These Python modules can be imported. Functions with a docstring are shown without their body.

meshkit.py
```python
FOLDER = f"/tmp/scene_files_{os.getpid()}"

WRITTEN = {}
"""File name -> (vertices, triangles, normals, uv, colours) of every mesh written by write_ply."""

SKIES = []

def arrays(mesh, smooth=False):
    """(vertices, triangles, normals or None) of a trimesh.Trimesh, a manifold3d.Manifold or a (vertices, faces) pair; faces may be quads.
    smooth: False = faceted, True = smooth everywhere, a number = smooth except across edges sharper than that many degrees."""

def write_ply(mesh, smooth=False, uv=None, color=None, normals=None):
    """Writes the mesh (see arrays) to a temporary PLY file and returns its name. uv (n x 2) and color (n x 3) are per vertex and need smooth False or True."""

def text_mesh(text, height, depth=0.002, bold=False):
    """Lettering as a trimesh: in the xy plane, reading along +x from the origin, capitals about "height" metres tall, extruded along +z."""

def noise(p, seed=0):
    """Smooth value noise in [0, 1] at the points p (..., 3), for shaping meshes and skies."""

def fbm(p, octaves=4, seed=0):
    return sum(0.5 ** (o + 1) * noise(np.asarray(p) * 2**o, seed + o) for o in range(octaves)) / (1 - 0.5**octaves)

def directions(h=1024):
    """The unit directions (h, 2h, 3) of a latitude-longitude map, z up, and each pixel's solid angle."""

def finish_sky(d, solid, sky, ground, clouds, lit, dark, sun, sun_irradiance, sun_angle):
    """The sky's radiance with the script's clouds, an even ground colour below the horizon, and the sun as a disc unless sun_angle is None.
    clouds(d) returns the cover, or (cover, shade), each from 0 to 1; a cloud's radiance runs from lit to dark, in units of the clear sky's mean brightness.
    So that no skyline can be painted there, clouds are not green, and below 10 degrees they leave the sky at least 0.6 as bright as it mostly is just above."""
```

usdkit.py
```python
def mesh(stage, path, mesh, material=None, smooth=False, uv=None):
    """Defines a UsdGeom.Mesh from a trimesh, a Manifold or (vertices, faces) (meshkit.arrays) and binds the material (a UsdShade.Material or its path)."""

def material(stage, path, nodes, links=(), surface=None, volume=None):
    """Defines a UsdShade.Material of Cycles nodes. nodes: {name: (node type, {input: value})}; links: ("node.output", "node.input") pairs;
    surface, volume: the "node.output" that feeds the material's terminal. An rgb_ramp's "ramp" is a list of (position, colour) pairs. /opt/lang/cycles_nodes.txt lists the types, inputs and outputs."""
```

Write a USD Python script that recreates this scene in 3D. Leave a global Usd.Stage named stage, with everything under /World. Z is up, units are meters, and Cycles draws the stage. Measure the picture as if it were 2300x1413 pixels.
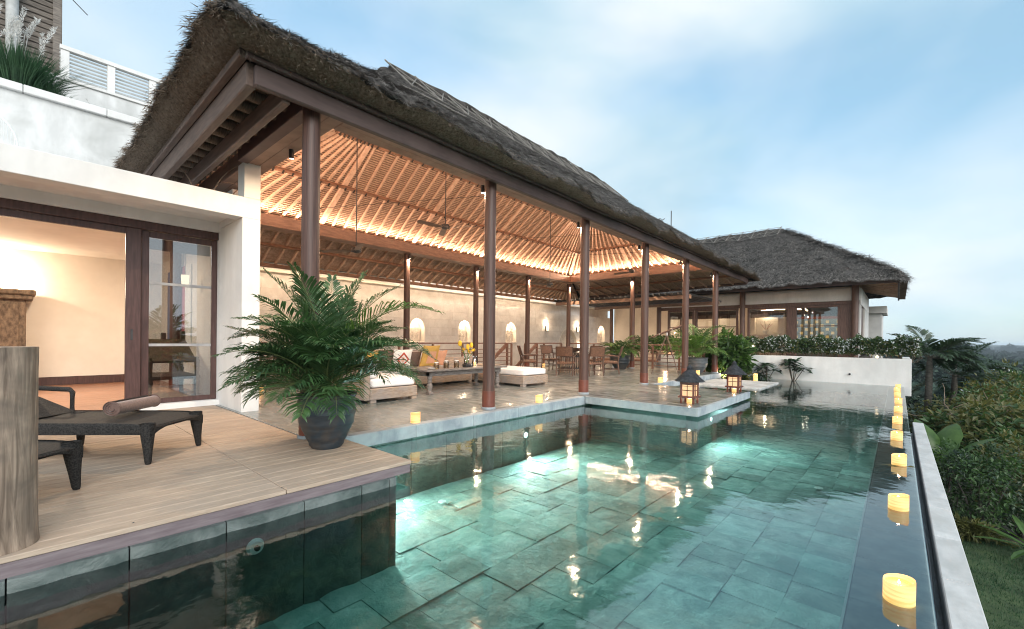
import math, random
import numpy as np, trimesh, usdkit, meshkit
from pxr import Usd, UsdGeom, UsdLux, UsdShade, Gf, Sdf, Vt
from shapely.geometry import Polygon, box as sbox
from shapely import affinity

stage = Usd.Stage.CreateInMemory()
UsdGeom.SetStageUpAxis(stage, 'Z'); UsdGeom.SetStageMetersPerUnit(stage, 1.0)
UsdGeom.Xform.Define(stage, '/World'); UsdGeom.Scope.Define(stage, '/World/Looks')
rng = np.random.default_rng(7); random.seed(7)
PI = math.pi

# ------------------------------------------------------------------ camera, sky, sun, exposure
EXPOSURE = 0.15
F_PX, CX, CY = 979.88, 1150.94, 766.41
def camera():
    y, p, r = np.radians([-41.4625, -0.2124, 0.6089])
    c, s = math.cos(y), math.sin(y)
    F = np.array([s*math.cos(p), c*math.cos(p), math.sin(p)]); R = np.array([c, -s, 0]); U = np.cross(R, F)
    R2 = math.cos(r)*R + math.sin(r)*U; U2 = -math.sin(r)*R + math.cos(r)*U
    cam = UsdGeom.Camera.Define(stage, '/World/viewpoint')
    m = Gf.Matrix4d(*[float(x) for x in (*R2, 0, *U2, 0, *(-F), 0, 0, 0, 1.2, 1)])
    cam.AddTransformOp().Set(m)
    cam.CreateHorizontalApertureAttr(36.0); cam.CreateVerticalApertureAttr(36.0*1413/2300)
    cam.CreateFocalLengthAttr(36.0*F_PX/2300)
    cam.CreateHorizontalApertureOffsetAttr((1150-CX)/2300*36.0)
    cam.CreateVerticalApertureOffsetAttr((CY-706.5)/2300*36.0)
    cam.CreateClippingRangeAttr((0.05, 30000.0)); cam.CreateExposureAttr(EXPOSURE)
camera()

SUN_EL, SUN_AZ = math.radians(11.0), math.radians(118.0)      # azimuth = atan2(x, y) of the direction towards the low sun
CLOUD1, CLOUD2 = (4.71, 6.67, 6.04), (0.58, 6.82, 5.32)
usdkit.material(stage, '/World/Looks/sky', {
    'tc': ('texture_coordinate', {}),
    'sky': ('sky_texture', {'sky_type': 'single_scattering', 'sun_disc': False, 'sun_elevation': SUN_EL, 'sun_rotation': SUN_AZ, 'air_density': 1.0, 'aerosol_density': 1.4, 'ozone_density': 2.0}),
    'map': ('mapping', {'scale': (1.0, 1.0, 2.3), 'rotation': (0.2, 0.1, 0.8), 'location': CLOUD1}),
    'n1': ('noise_texture', {'scale': 1.15, 'detail': 4.0, 'roughness': 0.45, 'distortion': 0.5}),
    'cov': ('map_range', {'range_type': 'smoothstep', 'from_min': 0.30, 'from_max': 0.54, 'to_min': 0.58, 'to_max': 1.0, 'clamp': True}),
    'map2': ('mapping', {'scale': (1.0, 1.0, 2.0), 'location': CLOUD2}),
    'n2': ('noise_texture', {'scale': 1.7, 'detail': 4.0, 'roughness': 0.5, 'distortion': 0.3}),
    'shade': ('rgb_ramp', {'ramp': [(0.34, (3.3, 5.0, 6.1)), (0.48, (4.9, 6.1, 6.8)), (0.62, (6.3, 6.9, 7.2))]}),
    'mix': ('mix_color', {'use_clamp': False}),
    'bg': ('background_shader', {'strength': 0.13}), 'bl': ('mix_color', {'blend_type': 'multiply', 'fac': 1.0, 'b': (2.0, 2.45, 2.5), 'use_clamp': False})},
    [('tc.generated', 'map.vector'), ('map.vector', 'n1.vector'), ('n1.fac', 'cov.value'), ('tc.generated', 'map2.vector'), ('map2.vector', 'n2.vector'), ('n2.fac', 'shade.fac'),
     ('sky.color', 'bl.a'), ('bl.result', 'mix.a'), ('shade.color', 'mix.b'), ('cov.result', 'mix.fac'), ('mix.result', 'bg.color')], surface='bg.background')
dome = UsdLux.DomeLight.Define(stage, '/World/sky')
UsdShade.MaterialBindingAPI.Apply(dome.GetPrim()).Bind(UsdShade.Material.Get(stage, '/World/Looks/sky'))
sun = UsdLux.DistantLight.Define(stage, '/World/sun')
sun.CreateIntensityAttr(0.75); sun.CreateAngleAttr(50.0); sun.CreateNormalizeAttr(True); sun.CreateColorAttr(Gf.Vec3f(1.0, 0.95, 0.9))
def aim(prim, d, pos=None):
    """-z of the prim points along d"""
    z = -np.asarray(d, float); z /= np.linalg.norm(z)
    x = np.cross((0, 0, 1.0) if abs(z[2]) < 0.95 else (0, 1.0, 0), z); x /= np.linalg.norm(x); y = np.cross(z, x)
    p = (0, 0, 0) if pos is None else pos
    UsdGeom.Xformable(prim).AddTransformOp().Set(Gf.Matrix4d(*[float(v) for v in (*x, 0, *y, 0, *z, 0, *p, 1)]))
aim(sun, (-math.sin(SUN_AZ)*math.cos(0.5), -math.cos(SUN_AZ)*math.cos(0.5), -math.sin(0.5)))

WARM = (1.0, 0.64, 0.43); WARM2 = (1.0, 0.74, 0.49); ROOM = (1.0, 0.80, 0.58); POOLC = (0.80, 1.0, 0.97)
nlight = [0]
def lamp_light(kind, pos, d, power, color, **kw):
    nlight[0] += 1
    L = getattr(UsdLux, kind).Define(stage, f'/World/{kw.pop("nm", "lamp_glow")}_{nlight[0]:03d}')
    L.CreateIntensityAttr(power); L.CreateColorAttr(Gf.Vec3f(*color)); L.CreateNormalizeAttr(True)
    cone = kw.pop('cone', None)
    for k, v in kw.items(): getattr(L, f'Create{k.capitalize()}Attr')(v)
    if cone:
        sh = UsdLux.ShapingAPI.Apply(L.GetPrim()); sh.CreateShapingConeAngleAttr(cone); sh.CreateShapingConeSoftnessAttr(0.6)
    aim(L, d, pos)
    return L

# ------------------------------------------------------------------ helpers
_names = {}
def numbered(parent, name):
    k = (parent, name); n = _names.get(k, 0); _names[k] = n + 1
    return f'{parent}/{name}' if n == 0 else f'{parent}/{name}_{n:03d}'
def setd(prim, label=None, cat=None, group=None, kind=None):
    for k, v in (('label', label), ('category', cat), ('group', group), ('kind', kind)):
        if v: prim.SetCustomDataByKey(k, v)
    return prim
class Thing:
    def __init__(s, name, label=None, cat=None, loc=(0, 0, 0), rz=0.0, group=None, kind=None, local=False):
        s.path = numbered('/World', name); s.name = name; s.loc = np.array(loc, float); s.local = local
        x = UsdGeom.Xform.Define(stage, s.path); x.AddTranslateOp().Set(Gf.Vec3d(*map(float, loc)))
        if rz: x.AddRotateZOp().Set(math.degrees(rz))
        s.prim = setd(x.GetPrim(), label, cat, group, kind); s.group = group; s.cat = cat
def dup(T, loc, rz=0.0, label=None, scale=None):
    x = UsdGeom.Xform.Define(stage, numbered('/World', T.name)); x.AddTranslateOp().Set(Gf.Vec3d(*map(float, loc)))
    if rz: x.AddRotateZOp().Set(math.degrees(rz))
    if scale: x.AddScaleOp().Set(Gf.Vec3f(scale, scale, scale))
    p = x.GetPrim(); p.GetReferences().AddInternalReference(T.path); p.SetInstanceable(True)
    setd(p, label or T.prim.GetCustomDataByKey('label'), T.cat, T.group)
    return p
def _hull_faces():
    pts = []
    for a in range(3):
        for s in (-1, 1):
            for t in (-1, 1):
                for u in (-1, 1):
                    v = [0, 0, 0]; v[a] = s; v[(a+1) % 3] = t*0.8; v[(a+2) % 3] = u*0.8; pts.append(v)
    pts = np.array(pts, float); h = trimesh.convex.convex_hull(pts)
    from scipy.spatial import cKDTree
    idx = cKDTree(pts).query(h.vertices)[1]; f = idx[h.faces]
    return pts, f
CPTS, CF = _hull_faces(); CSIGN = np.sign(CPTS); CMAIN = np.abs(CPTS) > 0.9
BF = np.array([[0,2,1],[0,3,2],[4,5,6],[4,6,7],[0,1,5],[0,5,4],[1,2,6],[1,6,5],[2,3,7],[2,7,6],[3,0,4],[3,4,7]])
BS = np.array([[-1,-1,-1],[1,-1,-1],[1,1,-1],[-1,1,-1],[-1,-1,1],[1,-1,1],[1,1,1],[-1,1,1]], float)
class MB:
    def __init__(s): s.v, s.f, s.n = [], [], 0
    def add(s, v, f):
        v = np.asarray(v, float); f = np.asarray(f, int)
        if f.shape[1] == 4: f = np.vstack([f[:, [0, 1, 2]], f[:, [0, 2, 3]]])
        s.v.append(v); s.f.append(f + s.n); s.n += len(v); return s
    def tm(s, m): return s.add(m.vertices, m.faces)
    def obox(s, c, ax, half, b=0.0):
        c = np.asarray(c, float); ax = np.asarray(ax, float); half = np.asarray(half, float)
        if b <= 0: loc, f = BS*half, BF
        else:
            b = min(b, 0.45*half.min()); loc, f = CSIGN*np.where(CMAIN, half, half-b), CF
        return s.add(c + loc @ ax, f)
    def box(s, a, b_, b=0.0):
        a = np.minimum(a, b_).astype(float) if True else a; B = np.maximum(np.asarray(a, float), np.asarray(b_, float)); A = np.minimum(np.asarray(a, float), np.asarray(b_, float))
        return s.obox((A+B)/2, np.eye(3), (B-A)/2, b)
    def beam(s, p0, p1, w, h, up=(0, 0, 1), b=0.0, ext=0.0):
        p0, p1 = np.asarray(p0, float), np.asarray(p1, float); d = p1-p0; L = np.linalg.norm(d); d /= L
        x = np.cross(d, up); x /= np.linalg.norm(x); z = np.cross(x, d)
        return s.obox((p0+p1)/2, [d, x, z], (L/2+ext, w/2, h/2), b)
    def tube(s, pts, r, n=8, cap=True):
        pts = np.asarray(pts, float); r = np.broadcast_to(r, (len(pts),)).astype(float)
        t = np.gradient(pts, axis=0); t /= np.linalg.norm(t, axis=1, keepdims=True)+1e-12
        ref = np.array([0, 0, 1.0]) if abs(t[:, 2]).mean() < 0.8 else np.array([1.0, 0, 0])
        a = np.cross(t, ref); a /= np.linalg.norm(a, axis=1, keepdims=True)+1e-12; b = np.cross(t, a)
        ang = np.arange(n)*2*PI/n
        v = pts[:, None]+r[:, None, None]*(np.cos(ang)[None, :, None]*a[:, None]+np.sin(ang)[None, :, None]*b[:, None])
        i, j = np.meshgrid(np.arange(len(pts)-1), np.arange(n), indexing='ij')
        q = np.stack([i*n+j, i*n+(j+1) % n, (i+1)*n+(j+1) % n, (i+1)*n+j], -1).reshape(-1, 4)
        f = np.vstack([q[:, [0, 2, 1]], q[:, [0, 3, 2]]]); v = v.reshape(-1, 3)
        if cap:
            k = len(v); v = np.vstack([v, pts[:1], pts[-1:]]); m = (len(pts)-1)*n; j = np.arange(n)
            f = np.vstack([f, np.stack([np.full(n, k), j, (j+1) % n], 1), np.stack([np.full(n, k+1), m+(j+1) % n, m+j], 1)])
        return s.add(v, f)
    def lathe(s, prof, c=(0, 0, 0), n=24, sx=1.0, sy=1.0):
        prof = np.asarray(prof, float); ang = np.arange(n)*2*PI/n; m = len(prof)
        v = np.stack([prof[:, None, 0]*np.cos(ang)*sx, prof[:, None, 0]*np.sin(ang)*sy, np.repeat(prof[:, 1:2], n, 1)], -1).reshape(-1, 3)+np.asarray(c, float)
        i, j = np.meshgrid(np.arange(m-1), np.arange(n), indexing='ij')
        return s.add(v, np.stack([i*n+j, i*n+(j+1) % n, (i+1)*n+(j+1) % n, (i+1)*n+j], -1).reshape(-1, 4))
    def poly(s, pg, h, M=None):
        """extrude a shapely polygon from 0 to h along z, then place it with the 4x4 M"""
        for g in getattr(pg, 'geoms', [pg]):
            if g.is_empty or g.area < 1e-6 or g.geom_type != 'Polygon': continue
            m = trimesh.creation.extrude_polygon(g, h, engine='earcut')
            if M is not None: m.apply_transform(M)
            s.tm(m)
        return s
    def quad(s, *p): return s.add(np.array(p, float), [[0, 1, 2, 3]])
    def grid(s, P):
        """P: (m, n, 3) grid of points"""
        m, n = P.shape[:2]; i, j = np.meshgrid(np.arange(m-1), np.arange(n-1), indexing='ij')
        return s.add(P.reshape(-1, 3), np.stack([i*n+j, (i+1)*n+j, (i+1)*n+j+1, i*n+j+1], -1).reshape(-1, 4))
    def moved(s, loc=(0, 0, 0), rz=0.0, sc=1.0):
        o = MB(); c, q = math.cos(rz), math.sin(rz); R = np.array([[c, q, 0], [-q, c, 0], [0, 0, 1]])
        for v, f in zip(s.v, s.f): o.v.append((v*sc) @ R + np.asarray(loc, float)); o.f.append(f)
        o.n = s.n; return o
    def arr(s): return np.vstack(s.v), np.vstack(s.f)
def put(parent, name, mb, m, smooth=False, label=None, kind=None):
    """parent: Thing, or a (path, loc) pair returned by put; one Mesh prim"""
    if isinstance(parent, Thing): pp, loc = parent.path, (np.zeros(3) if parent.local else parent.loc)
    else: pp, loc = parent
    v, f = mb.arr()
    path = numbered(pp, name)
    p = usdkit.mesh(stage, path, (v-loc, f), MAT[m], smooth=smooth)
    setd(p.GetPrim(), label, None, None, kind)
    return path, loc
def solo(name, mb, m, label, cat, group=None, kind=None, smooth=False):
    v, f = mb.arr(); path = numbered('/World', name)
    p = usdkit.mesh(stage, path, (v, f), MAT[m], smooth=smooth); setd(p.GetPrim(), label, cat, group, kind)
    return path, np.zeros(3)
def frame_m(o, x, y, z):
    M = np.eye(4); M[:3, 0], M[:3, 1], M[:3, 2], M[:3, 3] = x, y, z, o; return M

# ------------------------------------------------------------------ materials
MAT = {}
def pm(name, c1, c2, sc=(1, 1, 1), nscale=6.0, detail=5.0, lo=0.35, hi=0.65, rough=0.6, rough2=None, bump=0.0, bdist=0.01, bscale=None, rnd=0.0, spec=0.5, dist=0.0, coat=0.0, c3=None, s3=1.2, transl=None, sheen=0.0, obj=True, metallic=0.0, rot=(0, 0, 0)):
    nd = {'tc': ('texture_coordinate', {}), 'map': ('mapping', {'scale': sc, 'rotation': rot}),
          'n': ('noise_texture', {'scale': nscale, 'detail': detail, 'roughness': 0.6, 'distortion': dist}),
          'r': ('rgb_ramp', {'ramp': [(lo, c1), (hi, c2)]}),
          'p': ('principled_bsdf', {'roughness': rough, 'specular_ior_level': spec, 'coat_weight': coat, 'sheen_weight': sheen, 'metallic': metallic})}
    lk = [('tc.object' if obj else 'geo.position', 'map.vector'), ('map.vector', 'n.vector'), ('n.fac', 'r.fac')]
    if not obj: nd['geo'] = ('geometry', {})
    col = 'r.color'
    if c3 is not None:                       # large soft stains
        nd['n3'] = ('noise_texture', {'scale': s3, 'detail': 4.0, 'roughness': 0.65, 'distortion': 0.4}); nd['r3'] = ('map_range', {'from_min': 0.45, 'from_max': 0.7, 'clamp': True})
        nd['m3'] = ('mix_color', {'b': c3}); lk += [('tc.object' if obj else 'geo.position', 'n3.vector'), ('n3.fac', 'r3.value'), ('r3.result', 'm3.fac'), (col, 'm3.a')]; col = 'm3.result'
    if rnd:
        nd['oi'] = ('object_info', {}); nd['rr'] = ('map_range', {'to_min': 1-rnd, 'to_max': 1+rnd}); nd['hs'] = ('hsv', {})
        lk += [('oi.random', 'rr.value'), ('rr.result', 'hs.value'), (col, 'hs.color')]; col = 'hs.color'
    lk.append((col, 'p.base_color'))
    if rough2 is not None:
        nd['rg'] = ('map_range', {'from_min': 0.3, 'from_max': 0.7, 'to_min': rough, 'to_max': rough2}); lk += [('n.fac', 'rg.value'), ('rg.result', 'p.roughness')]
    if bump:
        src = 'n.fac'
        if bscale:
            nd['nb'] = ('noise_texture', {'scale': bscale, 'detail': 6.0, 'roughness': 0.65}); lk.append(('map.vector', 'nb.vector')); src = 'nb.fac'
        nd['b'] = ('bump', {'strength': bump, 'distance': bdist}); lk += [(src, 'b.height'), ('b.normal', 'p.normal')]
    surf = 'p.BSDF'
    if transl:
        nd['t'] = ('translucent_bsdf', {}); nd['mx'] = ('mix_closure', {'fac': transl}); nd['g2'] = ('hsv', {'value': 1.5, 'saturation': 1.1})
        lk += [(col, 'g2.color'), ('g2.color', 't.color'), ('p.BSDF', 'mx.closure1'), ('t.BSDF', 'mx.closure2')]; surf = 'mx.closure'
    MAT[name] = usdkit.material(stage, f'/World/Looks/{name}', nd, lk, surface=surf)
def glow(name, color, strength):
    MAT[name] = usdkit.material(stage, f'/World/Looks/{name}', {'e': ('emission', {'color': color, 'strength': strength})}, [], surface='e.emission')
def g(v): return (v, v, v)
pm('white_wall', (0.70, 0.70, 0.69), (0.80, 0.80, 0.79), sc=(1, 1, .25), nscale=3.5, detail=8, rough=0.85, bump=0.12, bscale=60, bdist=0.004, c3=(0.66, 0.66, 0.65), s3=0.9)
pm('cream_wall', (0.74, 0.68, 0.60), (0.80, 0.74, 0.66), nscale=2.0, rough=0.8, bump=0.08, bscale=70, bdist=0.003)
pm('old_wall', (0.60, 0.61, 0.61), (0.76, 0.77, 0.77), sc=(1, 1, 0.35), nscale=3.0, rough=0.9, bump=0.2, bscale=40, bdist=0.005, c3=(0.5, 0.51, 0.5), s3=0.8)
pm('deck_wood', (0.34, 0.26, 0.195), (0.49, 0.39, 0.305), sc=(9, 0.7, 9), nscale=6, detail=8, rough=0.7, bump=0.35, bdist=0.004, rnd=0.09, c3=(0.37, 0.295, 0.235), s3=1.6, spec=0.3)
pm('plum_board', (0.13, 0.10, 0.11), (0.20, 0.165, 0.175), sc=(9, 0.8, 9), nscale=5, rough=0.6, bump=0.2, bdist=0.003)
pm('slate_rough', (0.050, 0.070, 0.067), (0.115, 0.14, 0.135), nscale=7, detail=8, rough=0.45, bump=0.9, bdist=0.02, rnd=0.12, dist=0.6, c3=(0.16, 0.185, 0.18), s3=3)
pm('pool_tile', (0.21, 0.335, 0.315), (0.45, 0.58, 0.55), nscale=4.5, detail=10, rough=0.6, bump=1.0, bdist=0.035, bscale=9, rnd=0.26, dist=0.35, c3=(0.13, 0.28, 0.245), s3=0.8)
pm('slate_dark', (0.055, 0.10, 0.092), (0.125, 0.19, 0.175), nscale=7, detail=8, rough=0.5, bump=0.8, bdist=0.02, rnd=0.12, dist=0.6)
pm('ledge_stone', (0.20, 0.18, 0.185), (0.29, 0.265, 0.27), nscale=9, rough=0.5, bump=0.2, rnd=0.08)
pm('concrete_edge', (0.20, 0.235, 0.265), (0.32, 0.36, 0.39), sc=(1.2, 1.2, 0.5), nscale=4, detail=8, rough=0.75, bump=0.3, bscale=30, bdist=0.004, c3=(0.40, 0.43, 0.45), s3=2.0)
pm('stone_top', (0.42, 0.43, 0.43), (0.58, 0.59, 0.59), sc=(1.5, 0.6, 1), nscale=5, detail=8, rough=0.7, bump=0.35, bscale=35, bdist=0.004, rnd=0.06, c3=(0.36, 0.37, 0.36), s3=1.5)
pm('gutter', (0.03, 0.03, 0.032), (0.07, 0.065, 0.06), nscale=8, rough=0.3, bump=0.5, bdist=0.01)
pm('terrace_tile', (0.115, 0.13, 0.125), (0.205, 0.222, 0.215), sc=(0.8, 2.2, 1), nscale=2.3, detail=7, rough=0.13, rough2=0.32, bump=0.06, bdist=0.01, rnd=0.07, dist=0.8, c3=(0.24, 0.252, 0.245), s3=1.1)
pm('column_wood', (0.055, 0.026, 0.020), (0.120, 0.062, 0.047), sc=(22, 22, 0.6), nscale=3, detail=8, rough=0.42, rough2=0.55, bump=0.3, bdist=0.004, rnd=0.06)
pm('sleeve', (0.13, 0.040, 0.026), (0.18, 0.058, 0.038), nscale=5, rough=0.42)
pm('beam_wood', (0.22, 0.135, 0.10), (0.32, 0.205, 0.155), sc=(1.2, 1.2, 6), nscale=3, detail=6, rough=0.5, bump=0.15, bdist=0.003)
pm('end_wood_lit', (0.10, 0.066, 0.052), (0.17, 0.115, 0.092), sc=(1, 9, 9), nscale=3, detail=7, rough=0.6, bump=0.2, bdist=0.003)  # near-end eave boards, the light falling on them put into the lighter brown
pm('fascia_wood', (0.055, 0.033, 0.030), (0.095, 0.060, 0.055), sc=(1, 1, 9), nscale=3, detail=7, rough=0.55, bump=0.2, bdist=0.003, c3=(0.115, 0.076, 0.068), s3=0.9)
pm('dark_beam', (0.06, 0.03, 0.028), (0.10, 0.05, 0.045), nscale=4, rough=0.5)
pm('rafter_wood', (0.52, 0.35, 0.25), (0.66, 0.47, 0.355), sc=(2, 2, 2), nscale=5, rough=0.6, rnd=0.10)
pm('purlin_wood', (0.20, 0.105, 0.065), (0.30, 0.165, 0.105), nscale=5, rough=0.6, rnd=0.06)
pm('reed', (0.40, 0.275, 0.20), (0.60, 0.44, 0.335), nscale=14, rough=0.75, detail=4)
pm('mat_dark', (0.17, 0.105, 0.072), (0.28, 0.18, 0.125), nscale=20, rough=0.9)
pm('thatch', (0.034, 0.032, 0.031), (0.125, 0.115, 0.108), sc=(1, 1, 1), nscale=9, detail=8, rough=0.95, bump=0.8, bdist=0.05, bscale=26, spec=0.1, c3=(0.035, 0.033, 0.030), s3=0.9)
pm('thatch_lip', (0.09, 0.067, 0.050), (0.21, 0.163, 0.125), nscale=30, detail=8, rough=0.95, bump=0.9, bdist=0.03, bscale=60, spec=0.1)
pm('straw', (0.026, 0.024, 0.023), (0.30, 0.275, 0.255), nscale=14, detail=4, lo=0.32, hi=0.74, rough=0.9, spec=0.15)
pm('straw_brown', (0.07, 0.052, 0.040), (0.26, 0.205, 0.16), nscale=18, detail=3, lo=0.3, hi=0.7, rough=0.9, spec=0.1)
pm('bamboo', (0.13, 0.12, 0.108), (0.26, 0.24, 0.215), nscale=8, rough=0.6)
pm('door_wood', (0.055, 0.028, 0.026), (0.095, 0.05, 0.045), sc=(8, 8, 0.8), nscale=4, rough=0.4, bump=0.1, bdist=0.002)
pm('frame_wood', (0.10, 0.055, 0.045), (0.16, 0.095, 0.075), sc=(8, 8, 0.8), nscale=4, rough=0.5)
pm('room_floor', (0.26, 0.12, 0.07), (0.36, 0.18, 0.11), sc=(8, 0.8, 8), nscale=4, rough=0.3, rnd=0.1)
pm('stone_block', (0.62, 0.585, 0.55), (0.72, 0.685, 0.65), nscale=3.5, detail=7, rough=0.85, bump=0.2, bscale=40, bdist=0.006, rnd=0.045, c3=(0.56, 0.51, 0.475), s3=1.2)
pm('relief', (0.45, 0.40, 0.35), (0.66, 0.60, 0.54), nscale=14, detail=6, rough=0.85, bump=0.8, bdist=0.02)
pm('rail_wood', (0.17, 0.085, 0.06), (0.25, 0.135, 0.10), nscale=6, rough=0.5)
pm('old_teak', (0.23, 0.165, 0.12), (0.40, 0.31, 0.24), sc=(2.5, 2.5, 12), nscale=3.5, detail=8, rough=0.65, bump=0.5, bdist=0.005, c3=(0.28, 0.25, 0.235), s3=2.0)
pm('weathered', (0.10, 0.085, 0.078), (0.24, 0.215, 0.20), sc=(2, 2, 10), nscale=4, detail=8, rough=0.7, bump=0.5, bdist=0.005)
pm('cushion', (0.74, 0.72, 0.71), (0.82, 0.80, 0.79), nscale=3, rough=0.9, bump=0.15, bscale=12, bdist=0.01, sheen=0.2)
pm('pillow_white', (0.70, 0.68, 0.64), (0.80, 0.78, 0.74), nscale=4, rough=0.9, bump=0.15, bscale=14, bdist=0.01)
pm('pillow_mustard', (0.40, 0.24, 0.05), (0.50, 0.31, 0.08), nscale=6, rough=0.85, bump=0.2, bscale=16, bdist=0.01)
pm('pillow_peach', (0.50, 0.25, 0.15), (0.58, 0.31, 0.20), nscale=6, rough=0.85)
pm('pillow_brown', (0.10, 0.065, 0.05), (0.15, 0.10, 0.08), nscale=6, rough=0.9)
pm('red_cloth', (0.38, 0.05, 0.03), (0.46, 0.08, 0.05), nscale=6, rough=0.9)
pm('pink_cloth', (0.60, 0.36, 0.28), (0.68, 0.43, 0.34), nscale=6, rough=0.9)
pm('rattan', (0.10, 0.048, 0.028), (0.19, 0.095, 0.058), nscale=24, detail=3, rough=0.6, bump=0.5, bdist=0.006)
pm('chair_wood', (0.065, 0.034, 0.023), (0.11, 0.06, 0.042), nscale=6, rough=0.5)
pm('towel', (0.115, 0.065, 0.052), (0.175, 0.105, 0.085), nscale=60, detail=3, rough=0.95, bump=0.6, bdist=0.006, sheen=0.4)
pm('pot_blue', (0.016, 0.024, 0.034), (0.04, 0.055, 0.07), sc=(1, 1, 3), nscale=5, detail=7, rough=0.42, rough2=0.6, bump=0.35, bdist=0.008, c3=(0.075, 0.062, 0.052), s3=4.0)
pm('pot_grey', (0.06, 0.07, 0.08), (0.12, 0.13, 0.14), sc=(1, 1, 3), nscale=5, rough=0.55, bump=0.3, bdist=0.006)
pm('soil', (0.03, 0.022, 0.016), (0.07, 0.05, 0.035), nscale=20, rough=0.95, bump=0.8, bdist=0.02)
pm('palm_leaf', (0.024, 0.062, 0.022), (0.060, 0.125, 0.040), nscale=5, rough=0.42, transl=0.22, rnd=0.25)
pm('palm_leaf_light', (0.055, 0.125, 0.025), (0.10, 0.19, 0.045), nscale=5, rough=0.42, transl=0.35, rnd=0.15)
pm('palm_dry', (0.16, 0.12, 0.03), (0.24, 0.17, 0.05), nscale=5, rough=0.5, transl=0.25)
pm('palm_stem', (0.07, 0.10, 0.03), (0.12, 0.15, 0.05), nscale=5, rough=0.5)
pm('leaf', (0.026, 0.062, 0.018), (0.075, 0.14, 0.042), nscale=3, rough=0.45, transl=0.2, lo=0.3, hi=0.7)
pm('leaf_olive', (0.06, 0.068, 0.02), (0.15, 0.15, 0.045), nscale=2.5, rough=0.5, transl=0.2, lo=0.3, hi=0.7)
pm('leaf_dark', (0.014, 0.035, 0.018), (0.042, 0.075, 0.032), nscale=2.5, rough=0.45, transl=0.15)
pm('leaf_autumn', (0.075, 0.07, 0.016), (0.14, 0.125, 0.026), nscale=3, rough=0.5, transl=0.25)
pm('banana_leaf', (0.035, 0.085, 0.014), (0.075, 0.145, 0.028), nscale=4, rough=0.4, transl=0.3)
pm('frangipani', (0.014, 0.034, 0.018), (0.04, 0.075, 0.036), nscale=4, rough=0.4, transl=0.15)
pm('flower_white', (0.62, 0.66, 0.66), (0.78, 0.80, 0.80), nscale=4, rough=0.7, transl=0.3)
pm('twig', (0.10, 0.075, 0.055), (0.20, 0.16, 0.125), nscale=10, rough=0.8)
pm('bark', (0.055, 0.05, 0.042), (0.12, 0.11, 0.095), sc=(1, 1, 3), nscale=7, rough=0.85, bump=0.6, bdist=0.02)
pm('log_wood', (0.10, 0.068, 0.047), (0.38, 0.29, 0.22), sc=(9, 9, 0.7), nscale=3.2, detail=10, lo=0.3, hi=0.66, rough=0.7, bump=0.6, bdist=0.008, c3=(0.10, 0.08, 0.065), s3=2.6, dist=0.8)
pm('lawn', (0.026, 0.050, 0.018), (0.06, 0.095, 0.034), nscale=3, detail=9, rough=0.9, bump=0.5, bdist=0.03, bscale=90)
pm('earth', (0.020, 0.026, 0.014), (0.05, 0.05, 0.03), nscale=1.2, detail=9, rough=0.95, obj=False)
pm('far_forest', (0.010, 0.024, 0.020), (0.032, 0.055, 0.04), nscale=0.05, detail=10, rough=0.95, rnd=0.4, obj=False)
pm('grass_green', (0.015, 0.05, 0.02), (0.04, 0.10, 0.04), nscale=4, rough=0.6, transl=0.2)
pm('plume', (0.55, 0.54, 0.52), (0.72, 0.71, 0.69), nscale=8, rough=0.9, transl=0.3)
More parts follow.
